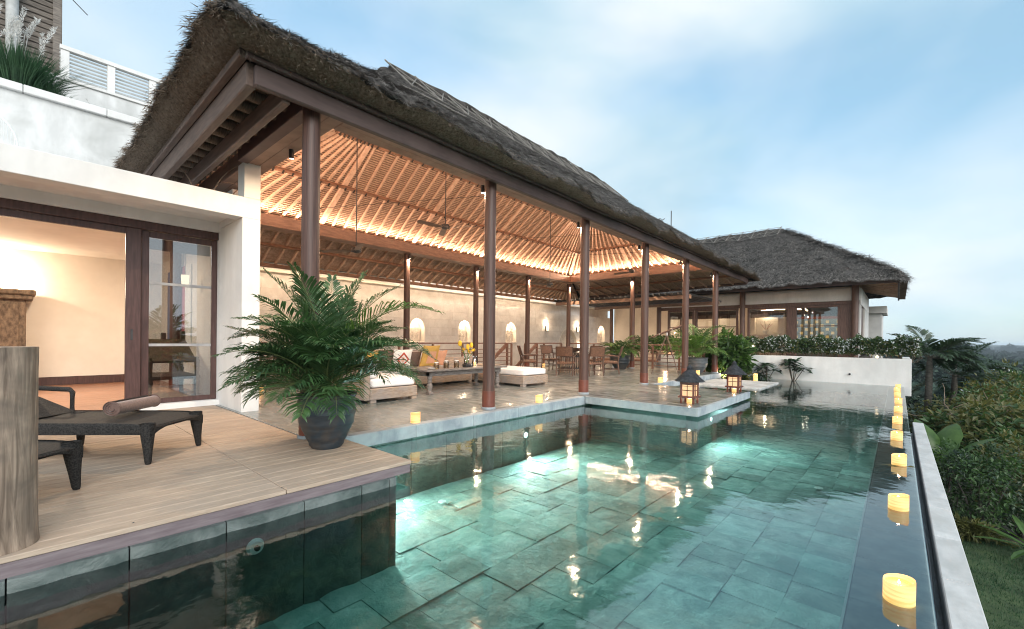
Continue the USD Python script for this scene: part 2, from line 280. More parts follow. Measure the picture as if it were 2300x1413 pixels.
pm('tower_wood', (0.10, 0.085, 0.075), (0.26, 0.225, 0.195), sc=(1, 1, 8), nscale=4, detail=7, rough=0.8, bump=0.4, bdist=0.01, rnd=0.15)
pm('lantern_thatch', (0.022, 0.026, 0.032), (0.065, 0.07, 0.08), nscale=20, rough=0.9, bump=0.7, bdist=0.01)
pm('lantern_wood', (0.11, 0.032, 0.022), (0.17, 0.055, 0.038), nscale=8, rough=0.5)
pm('metal_dark', (0.03, 0.03, 0.032), (0.05, 0.05, 0.052), nscale=8, rough=0.4)
pm('metal_grey', (0.30, 0.30, 0.31), (0.38, 0.38, 0.39), nscale=8, rough=0.35)
pm('fan_blade', (0.16, 0.11, 0.08), (0.24, 0.17, 0.13), nscale=6, rough=0.5)
pm('wire', (0.03, 0.025, 0.022), (0.05, 0.04, 0.035), nscale=6, rough=0.6)
pm('white_plastic', (0.72, 0.75, 0.75), (0.8, 0.82, 0.82), nscale=5, rough=0.4)
pm('grey_wall', (0.50, 0.50, 0.49), (0.60, 0.60, 0.59), nscale=2, rough=0.85)
pm('blind', (0.13, 0.10, 0.085), (0.20, 0.16, 0.135), sc=(1, 1, 30), nscale=6, rough=0.8)
pm('breeze_block', (0.16, 0.22, 0.23), (0.24, 0.30, 0.31), nscale=6, rough=0.7)
pm('old_wardrobe', (0.07, 0.045, 0.03), (0.22, 0.155, 0.105), sc=(4, 4, 2), nscale=4, detail=8, rough=0.75, bump=0.6, bdist=0.006)
pm('bench_wood', (0.05, 0.028, 0.015), (0.13, 0.075, 0.04), nscale=7, rough=0.5)
pm('yellow_flower', (0.62, 0.38, 0.02), (0.80, 0.55, 0.05), nscale=9, rough=0.7)
pm('jar_fill', (0.10, 0.04, 0.02), (0.35, 0.2, 0.08), nscale=60, detail=2, rough=0.7)
pm('stripe_blue', (0.10, 0.16, 0.30), (0.14, 0.22, 0.38), nscale=5, rough=0.8)
pm('stripe_purple', (0.22, 0.06, 0.22), (0.30, 0.10, 0.30), nscale=5, rough=0.8)
pm('stripe_red', (0.36, 0.05, 0.08), (0.44, 0.09, 0.12), nscale=5, rough=0.8)
pm('rattan_dark', (0.010, 0.010, 0.010), (0.045, 0.042, 0.040), sc=(1, 1, 1), nscale=80, detail=2, rough=0.75, spec=0.25, bump=0.6, bdist=0.003)
pm('dead_twig', (0.22, 0.16, 0.12), (0.34, 0.26, 0.2), nscale=9, rough=0.8)
pm('ceramic', (0.70, 0.68, 0.65), (0.78, 0.76, 0.73), nscale=5, rough=0.25)
pm('black_rubber', (0.012, 0.012, 0.013), (0.022, 0.022, 0.024), nscale=5, rough=0.4)
pm('rock', (0.10, 0.10, 0.105), (0.24, 0.235, 0.23), nscale=3, detail=8, rough=0.85, bump=0.7, bdist=0.05)
pm('thatch_roll', (0.13, 0.095, 0.07), (0.26, 0.20, 0.155), sc=(1, 6, 1), nscale=14, rough=0.9, bump=0.5, bdist=0.01)
glow('spot_disc', (1.0, 0.86, 0.66), 14.0)
glow('bulb', (1.0, 0.78, 0.5), 10.0)
glow('bulb_soft', (1.0, 0.74, 0.45), 3.0)
glow('lantern_pane', (1.0, 0.62, 0.34), 1.15)
glow('pool_lamp', (0.75, 1.0, 0.97), 6.0)
pm('red_timber', (0.20, 0.06, 0.035), (0.28, 0.09, 0.055), nscale=5, rough=0.5)
glow('lit_block', (1.0, 0.62, 0.22), 0.55)
glow('far_light', (1.0, 0.95, 0.85), 3.0)
def candle_mat(name, c1, c2, s, sc):
    MAT[name] = usdkit.material(stage, f'/World/Looks/{name}', {
        'tc': ('texture_coordinate', {}), 'map': ('mapping', {'scale': (.8, .8, sc)}), 'n': ('noise_texture', {'scale': 6, 'detail': 2.0}),
        'r': ('rgb_ramp', {'ramp': [(0.36, c1), (0.58, c2)]}), 'e': ('emission', {'strength': s}), 'd': ('principled_bsdf', {'base_color': (0.45, 0.30, 0.14), 'roughness': 0.4}), 'a': ('add_closure', {})},
        [('tc.object', 'map.vector'), ('map.vector', 'n.vector'), ('n.fac', 'r.fac'), ('r.color', 'e.color'), ('e.emission', 'a.closure1'), ('d.BSDF', 'a.closure2')], surface='a.closure')
candle_mat('candle_band', (1.0, 0.40, 0.08), (1.0, 0.68, 0.26), 0.98, 9.0)
candle_mat('candle_rim', (1.0, 0.36, 0.06), (1.0, 0.46, 0.10), 1.0, 1.0)
# window pane and water: clear mixed with a mirror by fresnel
def pane(name, tint, ior, rough):
    MAT[name] = usdkit.material(stage, f'/World/Looks/{name}', {'f': ('fresnel', {'IOR': ior}), 't': ('transparent_bsdf', {'color': tint}), 'g': ('glossy_bsdf', {'color': (1, 1, 1), 'roughness': rough}), 'm': ('mix_closure', {})},
        [('f.fac', 'm.fac'), ('t.BSDF', 'm.closure1'), ('g.BSDF', 'm.closure2')], surface='m.closure')
pane('window_glass', (0.90, 0.93, 0.93), 2.0, 0.0); pane('door_glass', (0.66, 0.69, 0.72), 2.7, 0.0)
pane('clear_glass', (0.95, 0.97, 0.97), 1.5, 0.0)
MAT['pool_water'] = usdkit.material(stage, '/World/Looks/pool_water', {
    'geo': ('geometry', {}), 'map': ('mapping', {'scale': (1.0, 1.0, 1.0)}), 'n': ('noise_texture', {'scale': 2.6, 'detail': 3.0, 'roughness': 0.45, 'distortion': 0.4}),
    'n2': ('noise_texture', {'scale': 11.0, 'detail': 2.0}), 'ad': ('math', {'math_type': 'multiply_add', 'value2': 0.16}),
    'b': ('bump', {'strength': 0.30, 'distance': 0.016}),
    'f': ('fresnel', {'IOR': 1.80}), 't': ('transparent_bsdf', {'color': (0.70, 0.95, 0.89)}), 'g': ('glossy_bsdf', {'color': (1, 1, 1), 'roughness': 0.045}), 'm': ('mix_closure', {})},
    [('geo.position', 'map.vector'), ('map.vector', 'n.vector'), ('map.vector', 'n2.vector'), ('n2.fac', 'ad.value1'), ('n.fac', 'ad.value3'), ('ad.value', 'b.height'), ('b.normal', 'g.normal'),
     ('f.fac', 'm.fac'), ('t.BSDF', 'm.closure1'), ('g.BSDF', 'm.closure2')], surface='m.closure')
# ------------------------------------------------------------------ ground, pool, deck, terrace
WZ = -0.19; PB = -0.95
def ground_z(x, y):
    r = np.hypot(x-0.3, np.maximum(y-4, 0)*0.5)
    far = np.hypot(x, y)
    d = np.clip(x-2.0, 0, None)
    z = -2.6 - 0.055*np.clip(far-10, 0, 300) - 0.10*np.clip(d-3, 0, 60)
    z = z + 9.0*np.clip((far-420)/1500, 0, 1) + 14*np.clip((far-1500)/2500, 0, 1)
    return z-2.5*np.clip((far-12)/60,0,1)
def build_ground():
    # polar sheet reaching the horizon
    rad = np.concatenate([[0.0], np.geomspace(1.5, 9000, 120)]); ang = np.linspace(0, 2*PI, 145)
    Rr, A = np.meshgrid(rad, ang, indexing='ij'); X, Y = Rr*np.sin(A), Rr*np.cos(A)
    P = np.stack([X, Y, ground_z(X, Y)+0.25*(meshkit.fbm(np.stack([X*.15, Y*.15, 0*X], -1), 4)-.5)*np.clip(Rr/10, 0, 6)], -1)
    P[..., 2] += np.where(Rr > 900, 26*np.maximum(meshkit.fbm(np.stack([X*.0011, Y*.0011, 0*X+3], -1), 4, 5)-.42, 0)*np.clip((Rr-900)/1200, 0, 1), 0)
    mb = MB().grid(P)
    solo('terrain', mb, 'earth', 'dark overgrown slope falling away below the pool to the far plain', 'ground', kind='structure', smooth=True)
    # lawn
    xs = np.linspace(0.42, 9, 60); ys = np.linspace(-6, 12.6, 90); X, Y = np.meshgrid(xs, ys, indexing='ij')
    edge = 11.9+0.7*np.sin(X*0.8)+0.3*np.sin(X*2.3); Y = -6+(Y+6)/18.6*(edge+6)
    Z = -2.50+0.05*(meshkit.fbm(np.stack([X*1.2, Y*1.2, 0*X], -1), 4)-.5)
    solo('lawn', MB().grid(np.stack([X, Y, Z], -1)), 'lawn', 'dark mown lawn below the pool wall', 'lawn', kind='structure', smooth=True)
    n = 30000; gx = rng.uniform(0.5, 5, n); gy = rng.uniform(5.5, 12.3, n); h = rng.uniform(.03, .075, n)
    p = np.stack([gx, gy, np.full(n, -2.51)], -1); a = rng.uniform(0, PI, n); w = np.stack([np.cos(a), np.sin(a), 0*a], -1)*0.006
    tip = p+np.stack([rng.normal(0, .015, n), rng.normal(0, .015, n), h], -1)
    v = np.stack([p-w, p+w, tip], 1).reshape(-1, 3); f = np.arange(3*n).reshape(-1, 3)
    solo('grass', MB().add(v, f), 'grass_green', 'short grass blades of the lawn below the pool', 'grass', kind='stuff')
build_ground()

def rough_panel(x0, x1, y0, y1, z0, z1, axis, amp, seed, n=10):
    """a slab whose outer face (towards +x or -y or up) is hewn; axis 'x': face at x1; 'z': face at z1"""
    mb = MB()
    if axis == 'z':
        m = max(3, int((x1-x0)/0.07)); k = max(3, int((y1-y0)/0.07))
        X, Y = np.meshgrid(np.linspace(x0, x1, m), np.linspace(y0, y1, k), indexing='ij')
        e = np.minimum.reduce([X-x0, x1-X, Y-y0, y1-Y]); t = np.clip(e/0.04, 0, 1)
        Z = z1+amp*(meshkit.fbm(np.stack([X*3.5, Y*3.5, 0*X+seed], -1), 4, seed)-.5)*(.25+.75*t)-0.006*(1-t)
        mb.grid(np.stack([X, Y, Z], -1)); Zb = np.full_like(Z, z0)
        for sl in (np.s_[0, :], np.s_[-1, :], np.s_[:, 0], np.s_[:, -1]):
            mb.grid(np.stack([np.stack([X[sl], Y[sl], Z[sl]], -1), np.stack([X[sl], Y[sl], Zb[sl]], -1)], 0))
    else:
        m = max(3, int((y1-y0)/0.05)); k = max(3, int((z1-z0)/0.05))
        Y, Z = np.meshgrid(np.linspace(y0, y1, m), np.linspace(z0, z1, k), indexing='ij')
        e = np.minimum(Y-y0, y1-Y); t = np.clip(e/0.03, 0.15, 1)
        X = x1+amp*(meshkit.fbm(np.stack([Y*5, Z*7, 0*Y+seed], -1), 4, seed)-.5)*t-0.012*(1-t)
        mb.grid(np.stack([X, Y, Z], -1)); Xb = np.full_like(X, x0)
        for sl in (np.s_[0, :], np.s_[-1, :], np.s_[:, 0], np.s_[:, -1]):
            mb.grid(np.stack([np.stack([X[sl], Y[sl], Z[sl]], -1), np.stack([Xb[sl], Y[sl], Z[sl]], -1)], 0))
    return mb

def build_pool():
    P = Thing('pool_basin', 'slate tiled swimming pool basin beside the deck and terrace', 'pool', (-2.5, 8, PB), kind='structure')
    # bed below the tiles
    put(P, 'basin_bed', MB().box((-5.3, -5.0, PB-.35), (-0.10, 19.05, PB-.03)), 'pool_tile')
    ts = 0.43; ty = 0.36; k = 0; rest = MB()
    ys = np.arange(-4.0, 19.04, ty)
    for j, y_ in enumerate(ys):
        for i, x in enumerate(np.arange(-5.0, -0.2, ts)):
            y = y_+(0, .17, .05, .24, .11)[i % 5]
            x0, x1 = max(x, -5.0)+.0025, min(x+ts, -0.2)-.0025; y1 = min(y+ty, 19.03)-.0025
            if x1-x0 < .05 or y < -1.0 and x < -3.6: continue
            tl = rough_panel(x0, x1, y+.0025, y1, PB-.05, PB+rng.uniform(-.006, .012), 'z', 0.05, 17*j+i)
            if y > 1.0 and k < 298: put(P, 'tile', tl, 'pool_tile', smooth=35); k += 1
            else:
                v, f = tl.arr(); rest.add(v, f)
    put(P, 'farther_tiles', rest, 'pool_tile', smooth=35, kind='stuff')
    # wall under the deck: hewn slate slabs
    z1 = -0.115
    seams = [-4.2, -3.5, -2.9, -2.3, -1.72, -1.18, -0.62, -0.04, 0.46, 0.98, 1.52, 2.02, 2.30, 2.38]
    for a, b in zip(seams[:-1], seams[1:]):
        put(P, 'wall_slab', rough_panel(-3.62, -3.54+rng.uniform(-.008, .008), a+.004, b-.004, PB-.05, z1, 'x', 0.05, int(a*10)+90), 'slate_rough', smooth=40)
    put(P, 'deck_footing', MB().box((-9.2, -5.0, PB-.3), (-3.62, 2.375, -0.10)), 'gutter')
    ys = np.arange(2.38, 8.0, 0.62)
    for y in ys:
        put(P, 'wall_slab', rough_panel(-5.14, -5.03, y+.004, min(y+.62, 8.3)-.004, PB-.05, -0.17, 'x', 0.03, int(y*10)), 'slate_dark', smooth=40)
    put(P, 'terrace_footing', MB().box((-12.6, 2.38, PB-.3), (-5.14, 17.8, -0.175)), 'gutter')
    # pier under the floating platform, and terrace side beyond it
    put(P, 'platform_pier', MB().box((-5.03, 8.34, PB-.1), (-2.98, 11.45, -0.17)), 'slate_dark')
    for y in np.arange(11.46, 17.7, 0.62):
        put(P, 'wall_slab', rough_panel(-5.25, -5.14, y+.004, min(y+.62, 17.75)-.004, PB-.05, -0.17, 'x', 0.03, int(y*10)), 'slate_dark', smooth=40)
    # infinity edge: ledge of dark stones just under the water film, and the inner lip
    put(P, 'ledge_core', MB().box((-0.185, -5, -3.2), (0.150, 19.03, -0.262)), 'gutter')
    for y in np.arange(-4.4, 19.0, 0.62):
        put(P, 'ledge_stone', MB().box((-0.19, y+.003, -0.26), (0.158, min(y+.62, 19.03)-.003, -0.200+rng.uniform(-.002, .002)), .006), 'ledge_stone')
    put(P, 'ledge_lip', MB().box((-0.204, -5, -0.5), (-0.192, 19.03, -0.197)), 'stone_top')
    W = MB()
    X, Y = np.meshgrid(np.linspace(-5.02, 0.160, 12), np.linspace(-5, 19.035, 40), indexing='ij')
    W.grid(np.stack([X, Y, 0*X+WZ], -1))
    solo('pool_water', W, 'pool_water', 'still green pool water spilling over the infinity edge', 'water', kind='structure')
    # catch gutter and its outer wall
    G = Thing('overflow_wall', 'pale stone capped outer wall of the overflow gutter along the infinity edge', 'wall', (0.29, 3, -0.2), kind=None)
    put(G, 'gutter_floor', MB().box((0.152, -5, -0.75), (0.215, 10.72, -0.42)), 'gutter')
    put(G, 'gutter_cable', MB().tube([(0.187+.006*math.sin(y*3.1), y, -0.405) for y in np.arange(0, 10.7, .25)], 0.006, 6), 'metal_grey')
    put(G, 'wall_body', MB().box((0.215, -5, -3.1), (0.350, 10.73, -0.275)), 'concrete_edge')
    for y in np.arange(-4.85, 10.6, 0.78):
        put(G, 'coping_stone', MB().box((0.213, y+.002, -0.274), (0.358, min(y+.78, 10.75)-.002, -0.22+rng.uniform(-.001, .002)), .006), 'stone_top')
build_pool()

def build_deck():
    D = Thing('wood_deck', 'weathered grey timber deck beside the pool', 'deck', (-6, 0, 0), kind='structure')
    w = 0.136; x = -3.58; k = 0
    while x > -9.15:
        x0 = x-w+.0065; yend = 2.57 if x > -4.93 else 2.27
        for a, b in ((-3.2, 1.395), (1.399, yend)):
            dz = rng.uniform(-.0015, .0015)
            put(D, 'plank', MB().box((x0, a+.0015, -.032), (x, b, dz), .0045), 'deck_wood')
        x -= w; k += 1
    put(D, 'edge_board', MB().box((-3.615, -3.2, -.115), (-3.585, 2.555, -.034)), 'plum_board')
    put(D, 'edge_board', MB().box((-5.02, 2.535, -.115), (-3.617, 2.557, -.034)), 'plum_board')
    put(D, 'joist', MB().box((-9.15, -3.2, -.098), (-3.62, 2.25, -.036)), 'gutter')
    for y in (-1.6, -0.7, .2, 1.1):
        put(D, 'screw', MB().lathe([(0, .001), (.007, .0005), (.008, -.004)], (-3.66, y+.29, .002), 8), 'metal_dark')
build_deck()

def build_terrace():
    T = Thing('terrace_floor', 'polished grey stone terrace floor under the thatched pavilion', 'floor', (-8.5, 10, 0), kind='structure')
    put(T, 'slab', MB().box((-12.6, 2.39, -.174), (-5.16, 17.78, -.03)), 'concrete_edge')
    xs = [-5.09]+list(-5.24-np.arange(0, 7.4, 1.04))
    ys = [2.285]+list(np.arange(3.27, 17.0, 1.04))+[17.74]
    for i in range(len(xs)-1):
        for j in range(len(ys)-1):
            z = rng.uniform(-.0008, .0008)
            put(T, 'tile', MB().box((xs[i+1]+.002, ys[j]+.002, -.03), (xs[i]-.002, ys[j+1]-.002, z), .0025), 'terrace_tile')
    # pool kerb of pale concrete
    for a, b in zip(np.linspace(2.575, 8.02, 6)[:-1], np.linspace(2.575, 8.02, 6)[1:]):
        put(T, 'kerb', MB().box((-5.16, a+.002, -.172), (-5.0, b-.002, .001), .008), 'concrete_edge')
    for a, b in zip(np.linspace(11.70, 17.76, 6)[:-1], np.linspace(11.70, 17.76, 6)[1:]):
        put(T, 'kerb', MB().box((-5.20, a+.002, -.172), (-5.06, b-.002, .001), .008), 'concrete_edge')
    put(T, 'kerb', MB().box((-5.9, 17.745, -.45), (-5.06, 17.80, .001), .006), 'concrete_edge')
    P = Thing('water_platform', 'grey stone platform projecting over the pool with two lanterns on it', 'platform', (-3.8, 9.9, 0), kind='structure')
    put(P, 'edge_slab', MB().box((-5.0, 8.025, -.150), (-2.655, 11.69, -.012), .006), 'concrete_edge')
    for i, (a, b) in enumerate(((-5.16, -4.2), (-4.2, -3.4), (-3.4, -2.72))):
        for j in range(4):
            y0 = 8.09+j*0.885
            put(P, 'tile', MB().box((a+.002, y0+.002, -.02), (b-.002, y0+.883, .0+rng.uniform(-.0008, .0008)), .0025), 'terrace_tile')
    put(P, 'kerb', MB().box((-5.0, 8.022, -.014), (-2.652, 8.088, .001), .004), 'concrete_edge')
    put(P, 'kerb', MB().box((-2.718, 8.09, -.014), (-2.652, 11.693, .001), .004), 'concrete_edge')
    S = solo('pool_step', MB().box((-5.0, 14.3, -.6), (-3.0, 17.0, -.150), .01), 'stone_top', 'pale stone step just above the water at the far pool corner', 'step')
build_terrace()

# ------------------------------------------------------------------ pavilion
COLY = [2.32, 5.40, 8.45, 11.58, 14.70, 17.85]; CXF, CXB = -5.31, -12.12
ZB, ZT = 3.97, 4.30
RX0, RX1, RY0, RY1 = -12.05, -5.38, 2.42, 17.75         # inner ring rectangle
RXM = -8.72; ZR = 6.74; AP0, AP1 = 5.76, 14.41
def thatch_surface(x, y, rect, planes, seed=3, rnd=lambda x, y: 0.20):
    (x0, x1, y0, y1) = rect
    zs = np.stack([a+b*x+c*y for a, b, c in planes], 0); k = 0.16
    z = -k*np.log(np.exp(-zs/k).sum(0))
    d = np.minimum.reduce([x-x0, x1-x, y-y0, y1-y])
    z = z-rnd(x, y)*np.exp(-np.clip(d, 0, None)/0.13)
    q = np.stack([x, y, 0*x], -1)
    cs = d/0.52+1.1*(meshkit.fbm(q*.9, 3, seed+20)-.5); z = z-0.055*(cs-np.floor(cs))*np.clip(d/.3, 0, 1)
    z = z+0.22*(meshkit.fbm(q*1.1, 3, seed)-.5)+0.15*(meshkit.fbm(q*4.5, 3, seed+7)-.5)+0.035*(meshkit.noise(q*13, seed+9)-.5)
    return z
def strands(mb, x, y, zf, L, w, lift=0.02, jit=0.55, sag=0.25):
    n = len(x); e = .05
    z = zf(x, y); gx = (zf(x+e, y)-zf(x-e, y))/(2*e); gy = (zf(x, y+e)-zf(x, y-e))/(2*e)
    nrm = np.stack([-gx, -gy, np.ones(n)], -1); nrm /= np.linalg.norm(nrm, axis=1, keepdims=True)
    dn = np.stack([-gx, -gy, -(gx**2+gy**2)], -1)+1e-6; dn /= np.linalg.norm(dn, axis=1, keepdims=True)
    side = np.cross(nrm, dn)
    d = dn+side*rng.normal(0, jit, (n, 1))+nrm*rng.uniform(-.05, sag, (n, 1)); d /= np.linalg.norm(d, axis=1, keepdims=True)
    p = np.stack([x, y, z], -1)+nrm*rng.uniform(-.01, lift, (n, 1)); s2 = np.cross(nrm, d); s2 /= np.linalg.norm(s2, axis=1, keepdims=True)
    hw = (w*rng.uniform(.5, 1.2, n))[:, None]
    tip = p+d*(L*rng.uniform(.5, 1.3, n))[:, None]
    v = np.stack([p-s2*hw, p+s2*hw, tip], 1).reshape(-1, 3)
    mb.add(v, np.arange(3*n).reshape(-1, 3))
def lip_strands(mb, a, b, n, out, L, w, spread=.6, down=.15):
    a, b = np.asarray(a, float), np.asarray(b, float)
    t = rng.uniform(0, 1, n)[:, None]; p = a+(b-a)*t+rng.normal(0, .035, (n, 3))
    d = np.asarray(out, float)+rng.normal(0, spread, (n, 3))*[1, 1, .6]+[0, 0, -down]; d /= np.linalg.norm(d, axis=1, keepdims=True)
    s = np.cross(d, rng.normal(0, 1, (n, 3))); s /= np.linalg.norm(s, axis=1, keepdims=True); s *= (w*rng.uniform(.5, 1.2, n))[:, None]
    tip = p+d*(L*rng.uniform(.3, 1.2, n))[:, None]
    mb.add(np.stack([p-s, p+s, tip], 1).reshape(-1, 3), np.arange(3*n).reshape(-1, 3))

def slope_rafters(P, e0, e1, r0, r1, n, key, prow=(0.36, 0.70), wide=(), w=0.055, h=0.055, mode='all'):
    """rafters from eave line e0-e1 up to ridge line r0-r1 (fans at the ends), purlins, battens, matting"""
    e0, e1, r0, r1 = (np.asarray(q, float) for q in (e0, e1, r0, r1))
    L = np.linalg.norm(e1-e0); u = (e1-e0)/L
    up = np.cross(u, (r0+r1)/2-(e0+e1)/2); up /= np.linalg.norm(up); up = up if up[2] > 0 else -up
    ta, tb = (r0-e0)@u, (r1-e0)@u
    for k in range(n+1):
        t = L*k/n; E0 = e0+u*t
        tt = min(max(t, ta), tb); R = r0+u*(tt-ta) if tb > ta else r0
        isw = any(abs(t-q) < L/n*0.5 for q in wide)
        if k in (0, n): continue
        if np.linalg.norm(R-E0) < .3: continue
        put(P, 'rafter', MB().beam(E0-up*h/2, R-up*h/2-(R-E0)*0.004, 0.13 if isw else w, h*(1.25 if isw else 1), up, .006), 'rafter_wood')
    for q in prow:
        a = e0+(r0-e0)*q; b = e1+(r1-e1)*q
        put(P, 'purlin', MB().beam(a-up*(h+.045), b-up*(h+.045), .07, .085, up, .01), 'purlin_wood')
        if mode == 'all':
            tie = MB()
            for k in range(1, n):
                t = L*k/n; E0 = e0+u*t; tt = min(max(t, ta), tb); R = r0+u*(tt-ta); c = E0+(R-E0)*q
                tie.beam(c-up*(h+.105)-u*.02, c-up*(h+.105)+u*.02, .09, .012, up)
            put(P, 'purlin_ties', tie, 'wire', kind='stuff')
    # reed battens above the rafters and dark matting above them
    sl = np.linalg.norm((r0+r1)/2-(e0+e1)/2) if tb > ta else np.linalg.norm(r0-(e0+e1)/2)
    m = int(sl/0.062); mb = MB()
    for k in range(m):
        q = (k+.5)/m; a = e0+(r0-e0)*q; b = e1+(r1-e1)*q
        if np.linalg.norm(b-a) < .15: continue
        nseg = max(1, int(np.linalg.norm(b-a)/2.0)); pts = [a+(b-a)*i/nseg+up*(.016+rng.uniform(-.004, .004)) for i in range(nseg+1)]
        for i in range(nseg): mb.beam(pts[i], pts[i+1], .030, .018, up)
    put(P, 'reed_battens', mb, 'reed', kind='stuff')
    put(P, 'matting', MB().add([e0+up*.05, e1+up*.05, r1+up*.05, r0+up*.05], [[0, 1, 2, 3]]), 'mat_dark')

def bamboo_lattice(P, y0, y1, bay, top, low, nrm, name='lattice'):
    """split bamboo trellis along a ridge; top(y), low(y) give points"""
    n = int(round((y1-y0)/bay)); ys = np.linspace(y0, y1, n+1)
    for f in (top, low, lambda y: (np.asarray(top(y))*.45+np.asarray(low(y))*.55)):
        put(P, name+'_rail', MB().tube([np.asarray(f(y)) for y in np.linspace(y0, y1, 3*n)], .011, 5), 'bamboo')
    for i, y in enumerate(ys):
        a, b = np.asarray(top(y)), np.asarray(low(y))
        put(P, name+'_stay', MB().tube([a+(a-b)*.08, b-(a-b)*.05], .020, 5), 'bamboo')
        if i < n:
            c, d = np.asarray(top(ys[i+1])), np.asarray(low(ys[i+1]))
            put(P, name+'_brace', MB().tube([a, d], .012, 5), 'bamboo'); put(P, name+'_brace', MB().tube([b, c], .012, 5), 'bamboo')

def build_pavilion():
    P = Thing('thatched_pavilion', 'long open pavilion with thatched hip roof on round timber columns', 'pavilion', (-8.7, 10, 0))
    cols = [(CXF, y) for y in COLY]+[(CXB, y) for y in COLY]+[(-8.75, 17.85)]
    for x, y in cols:
        r = 0.105
        c = put(P, 'column', MB().tube([(x, y, z) for z in np.linspace(0.30, ZB, 6)], np.linspace(r, r*.95, 6), 24, cap=False), 'column_wood', smooth=50)
        put(c, 'sleeve', MB().tube([(x, y, .035), (x, y, .31)], r+.007, 24), 'sleeve', smooth=50)
        put(c, 'base', MB().lathe([(0, .0), (r+.022, .0), (r+.02, .026), (r+.006, .034), (0, .04)], (x, y, 0.0005), 24), 'concrete_edge')
    # ring beam: lit inner faces
    bx = lambda a, b: MB().box(a, b, .008)
    put(P, 'ring_beam', bx((CXB-.08, 2.25, ZB), (-11.96, 17.93, ZT)).box((-11.962, 2.25, ZB+.001), (-11.775, 17.93, ZB+.045), .006).box((-11.815, 2.25, ZB+.046), (-11.775, 17.93, ZT-.04), .006), 'beam_wood')
    put(P, 'ring_beam', bx((-5.48, 2.76, ZB), (CXF+.11, 17.45, ZT-.01)).box((-5.66, 2.76, ZB+.001), (-5.478, 17.45, ZB+.045), .006).box((-5.66, 2.76, ZB+.046), (-5.62, 17.45, ZT-.04), .006), 'beam_wood')
    put(P, 'ring_beam', bx((-11.958, 17.64, ZB+.002), (CXF+.108, 17.93, ZT)).box((-11.772, 17.455, ZB+.003), (CXF+.108, 17.638, ZB+.047), .006).box((-11.772, 17.455, ZB+.048), (CXF+.108, 17.495, ZT-.04), .006), 'beam_wood')
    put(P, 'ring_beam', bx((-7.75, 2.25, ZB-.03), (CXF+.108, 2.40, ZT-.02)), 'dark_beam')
    put(P, 'ring_beam', bx((-11.958, 2.405, ZB+.004), (CXF+.108, 2.57, ZT-.03)).box((-11.772, 2.572, ZB+.005), (CXF+.108, 2.755, ZB+.049), .006).box((-11.772, 2.715, ZB+.05), (CXF+.108, 2.755, ZT-.04), .006), 'beam_wood')
    # boarded soffit inside the near end
    # ceiling slopes
    A, B_, C, D = (RX0, RY0, ZT), (RX0, RY1, ZT), (RX1, RY1, ZT), (RX1, RY0, ZT)
    R0, R1 = (RXM, AP0, ZR), (RXM, AP1, ZR)
    wide = [y-RY0 for y in COLY[1:-1]]
    slope_rafters(P, A, B_, R0, R1, 45, 'back', wide=wide)
    slope_rafters(P, D, C, R0, R1, 45, 'front', wide=wide)
    slope_rafters(P, B_, C, R1, R1, 20, 'far', wide=[3.33])
    slope_rafters(P, A, D, R0, R0, 20, 'near', wide=[3.33])
    for c, r in ((A, R0), (B_, R1), (C, R1), (D, R0)):
        put(P, 'hip_rafter', MB().beam(np.array(c)+[0, 0, -.05], np.array(r)+[0, 0, -.05], .12, .12, b=.01), 'rafter_wood')
    put(P, 'ridge_beam', MB().beam((RXM, AP0, ZR-.1), (RXM, AP1, ZR-.1), .14, .18, b=.01), 'rafter_wood')
    # skirts: back, far end, near end
    def skirt(e0, e1, r0, r1, n, mats=('reed', 'mat_dark'), pr=(0.5,), rows=26, wide=()):
        slope_rafters(P, e0, e1, r0, r1, n, 's', prow=(), w=.06, h=.07, mode='skirt')
        e0, e1, r0, r1 = map(np.asarray, (e0, e1, r0, r1)); up = np.cross(e1-e0, (r0+r1)/2-(e0+e1)/2); up = up/np.linalg.norm(up)*np.sign(up[2])
        for q in pr: put(P, 'purlin', MB().beam(e0+(r0-e0)*q-up*.12, e1+(r1-e1)*q-up*.12, .06, .09, up, .01), 'purlin_wood')
    xb, zb_ = -13.75, 3.38
    skirt((xb, 2.0, zb_), (xb, 21.4, zb_), (CXB-.06, 2.3, 4.27), (CXB-.06, 18.0, 4.27), 52)
    put(P, 'eave_purlin', MB().beam((xb+.02, 1.7, zb_-.10), (xb+.02, 21.5, zb_-.10), .09, .11, b=.01), 'purlin_wood')
    skirt((xb, 21.5, 3.70), (-5.06, 21.5, 3.86), (CXB, 17.96, 4.29), (CXF+.1, 17.96, 4.29), 15)
    put(P, 'eave_board', MB().beam((xb, 21.55, 3.62), (-5.08, 21.55, 3.86), .07, .17, b=.008), 'fascia_wood')
    # front eave beam and near end beams
    put(P, 'eave_board', MB().box((-5.12, 1.62, 3.83), (-5.04, 21.6, 4.045), .012), 'fascia_wood')
    put(P, 'eave_moulding', MB().box((-5.045, 1.52, 4.047), (-4.975, 21.7, 4.10), .01), 'fascia_wood')
    put(P, 'eave_board', MB().box((-13.6, 1.56, 3.83), (-5.125, 1.66, 4.085), .012), 'end_wood_lit')
    put(P, 'eave_moulding', MB().box((-13.6, 1.47, 4.07), (-5.05, 1.557, 4.15), .01), 'end_wood_lit')
    put(P, 'eave_beam', MB().box((-12.5, 1.915, 3.80), (-5.125, 2.005, 4.02), .012), 'end_wood_lit')
    for k in range(22):                                   # bound thatch rolls bridging the near end beams
        x = -5.45-k*0.34
        put(P, 'thatch_roll', MB().tube([(x+.05, 1.66, 4.05), (x-.03, 1.93, 4.08), (x-.12, 2.26, 4.15)], [.06, .07, .06], 10), 'thatch_roll', smooth=60)
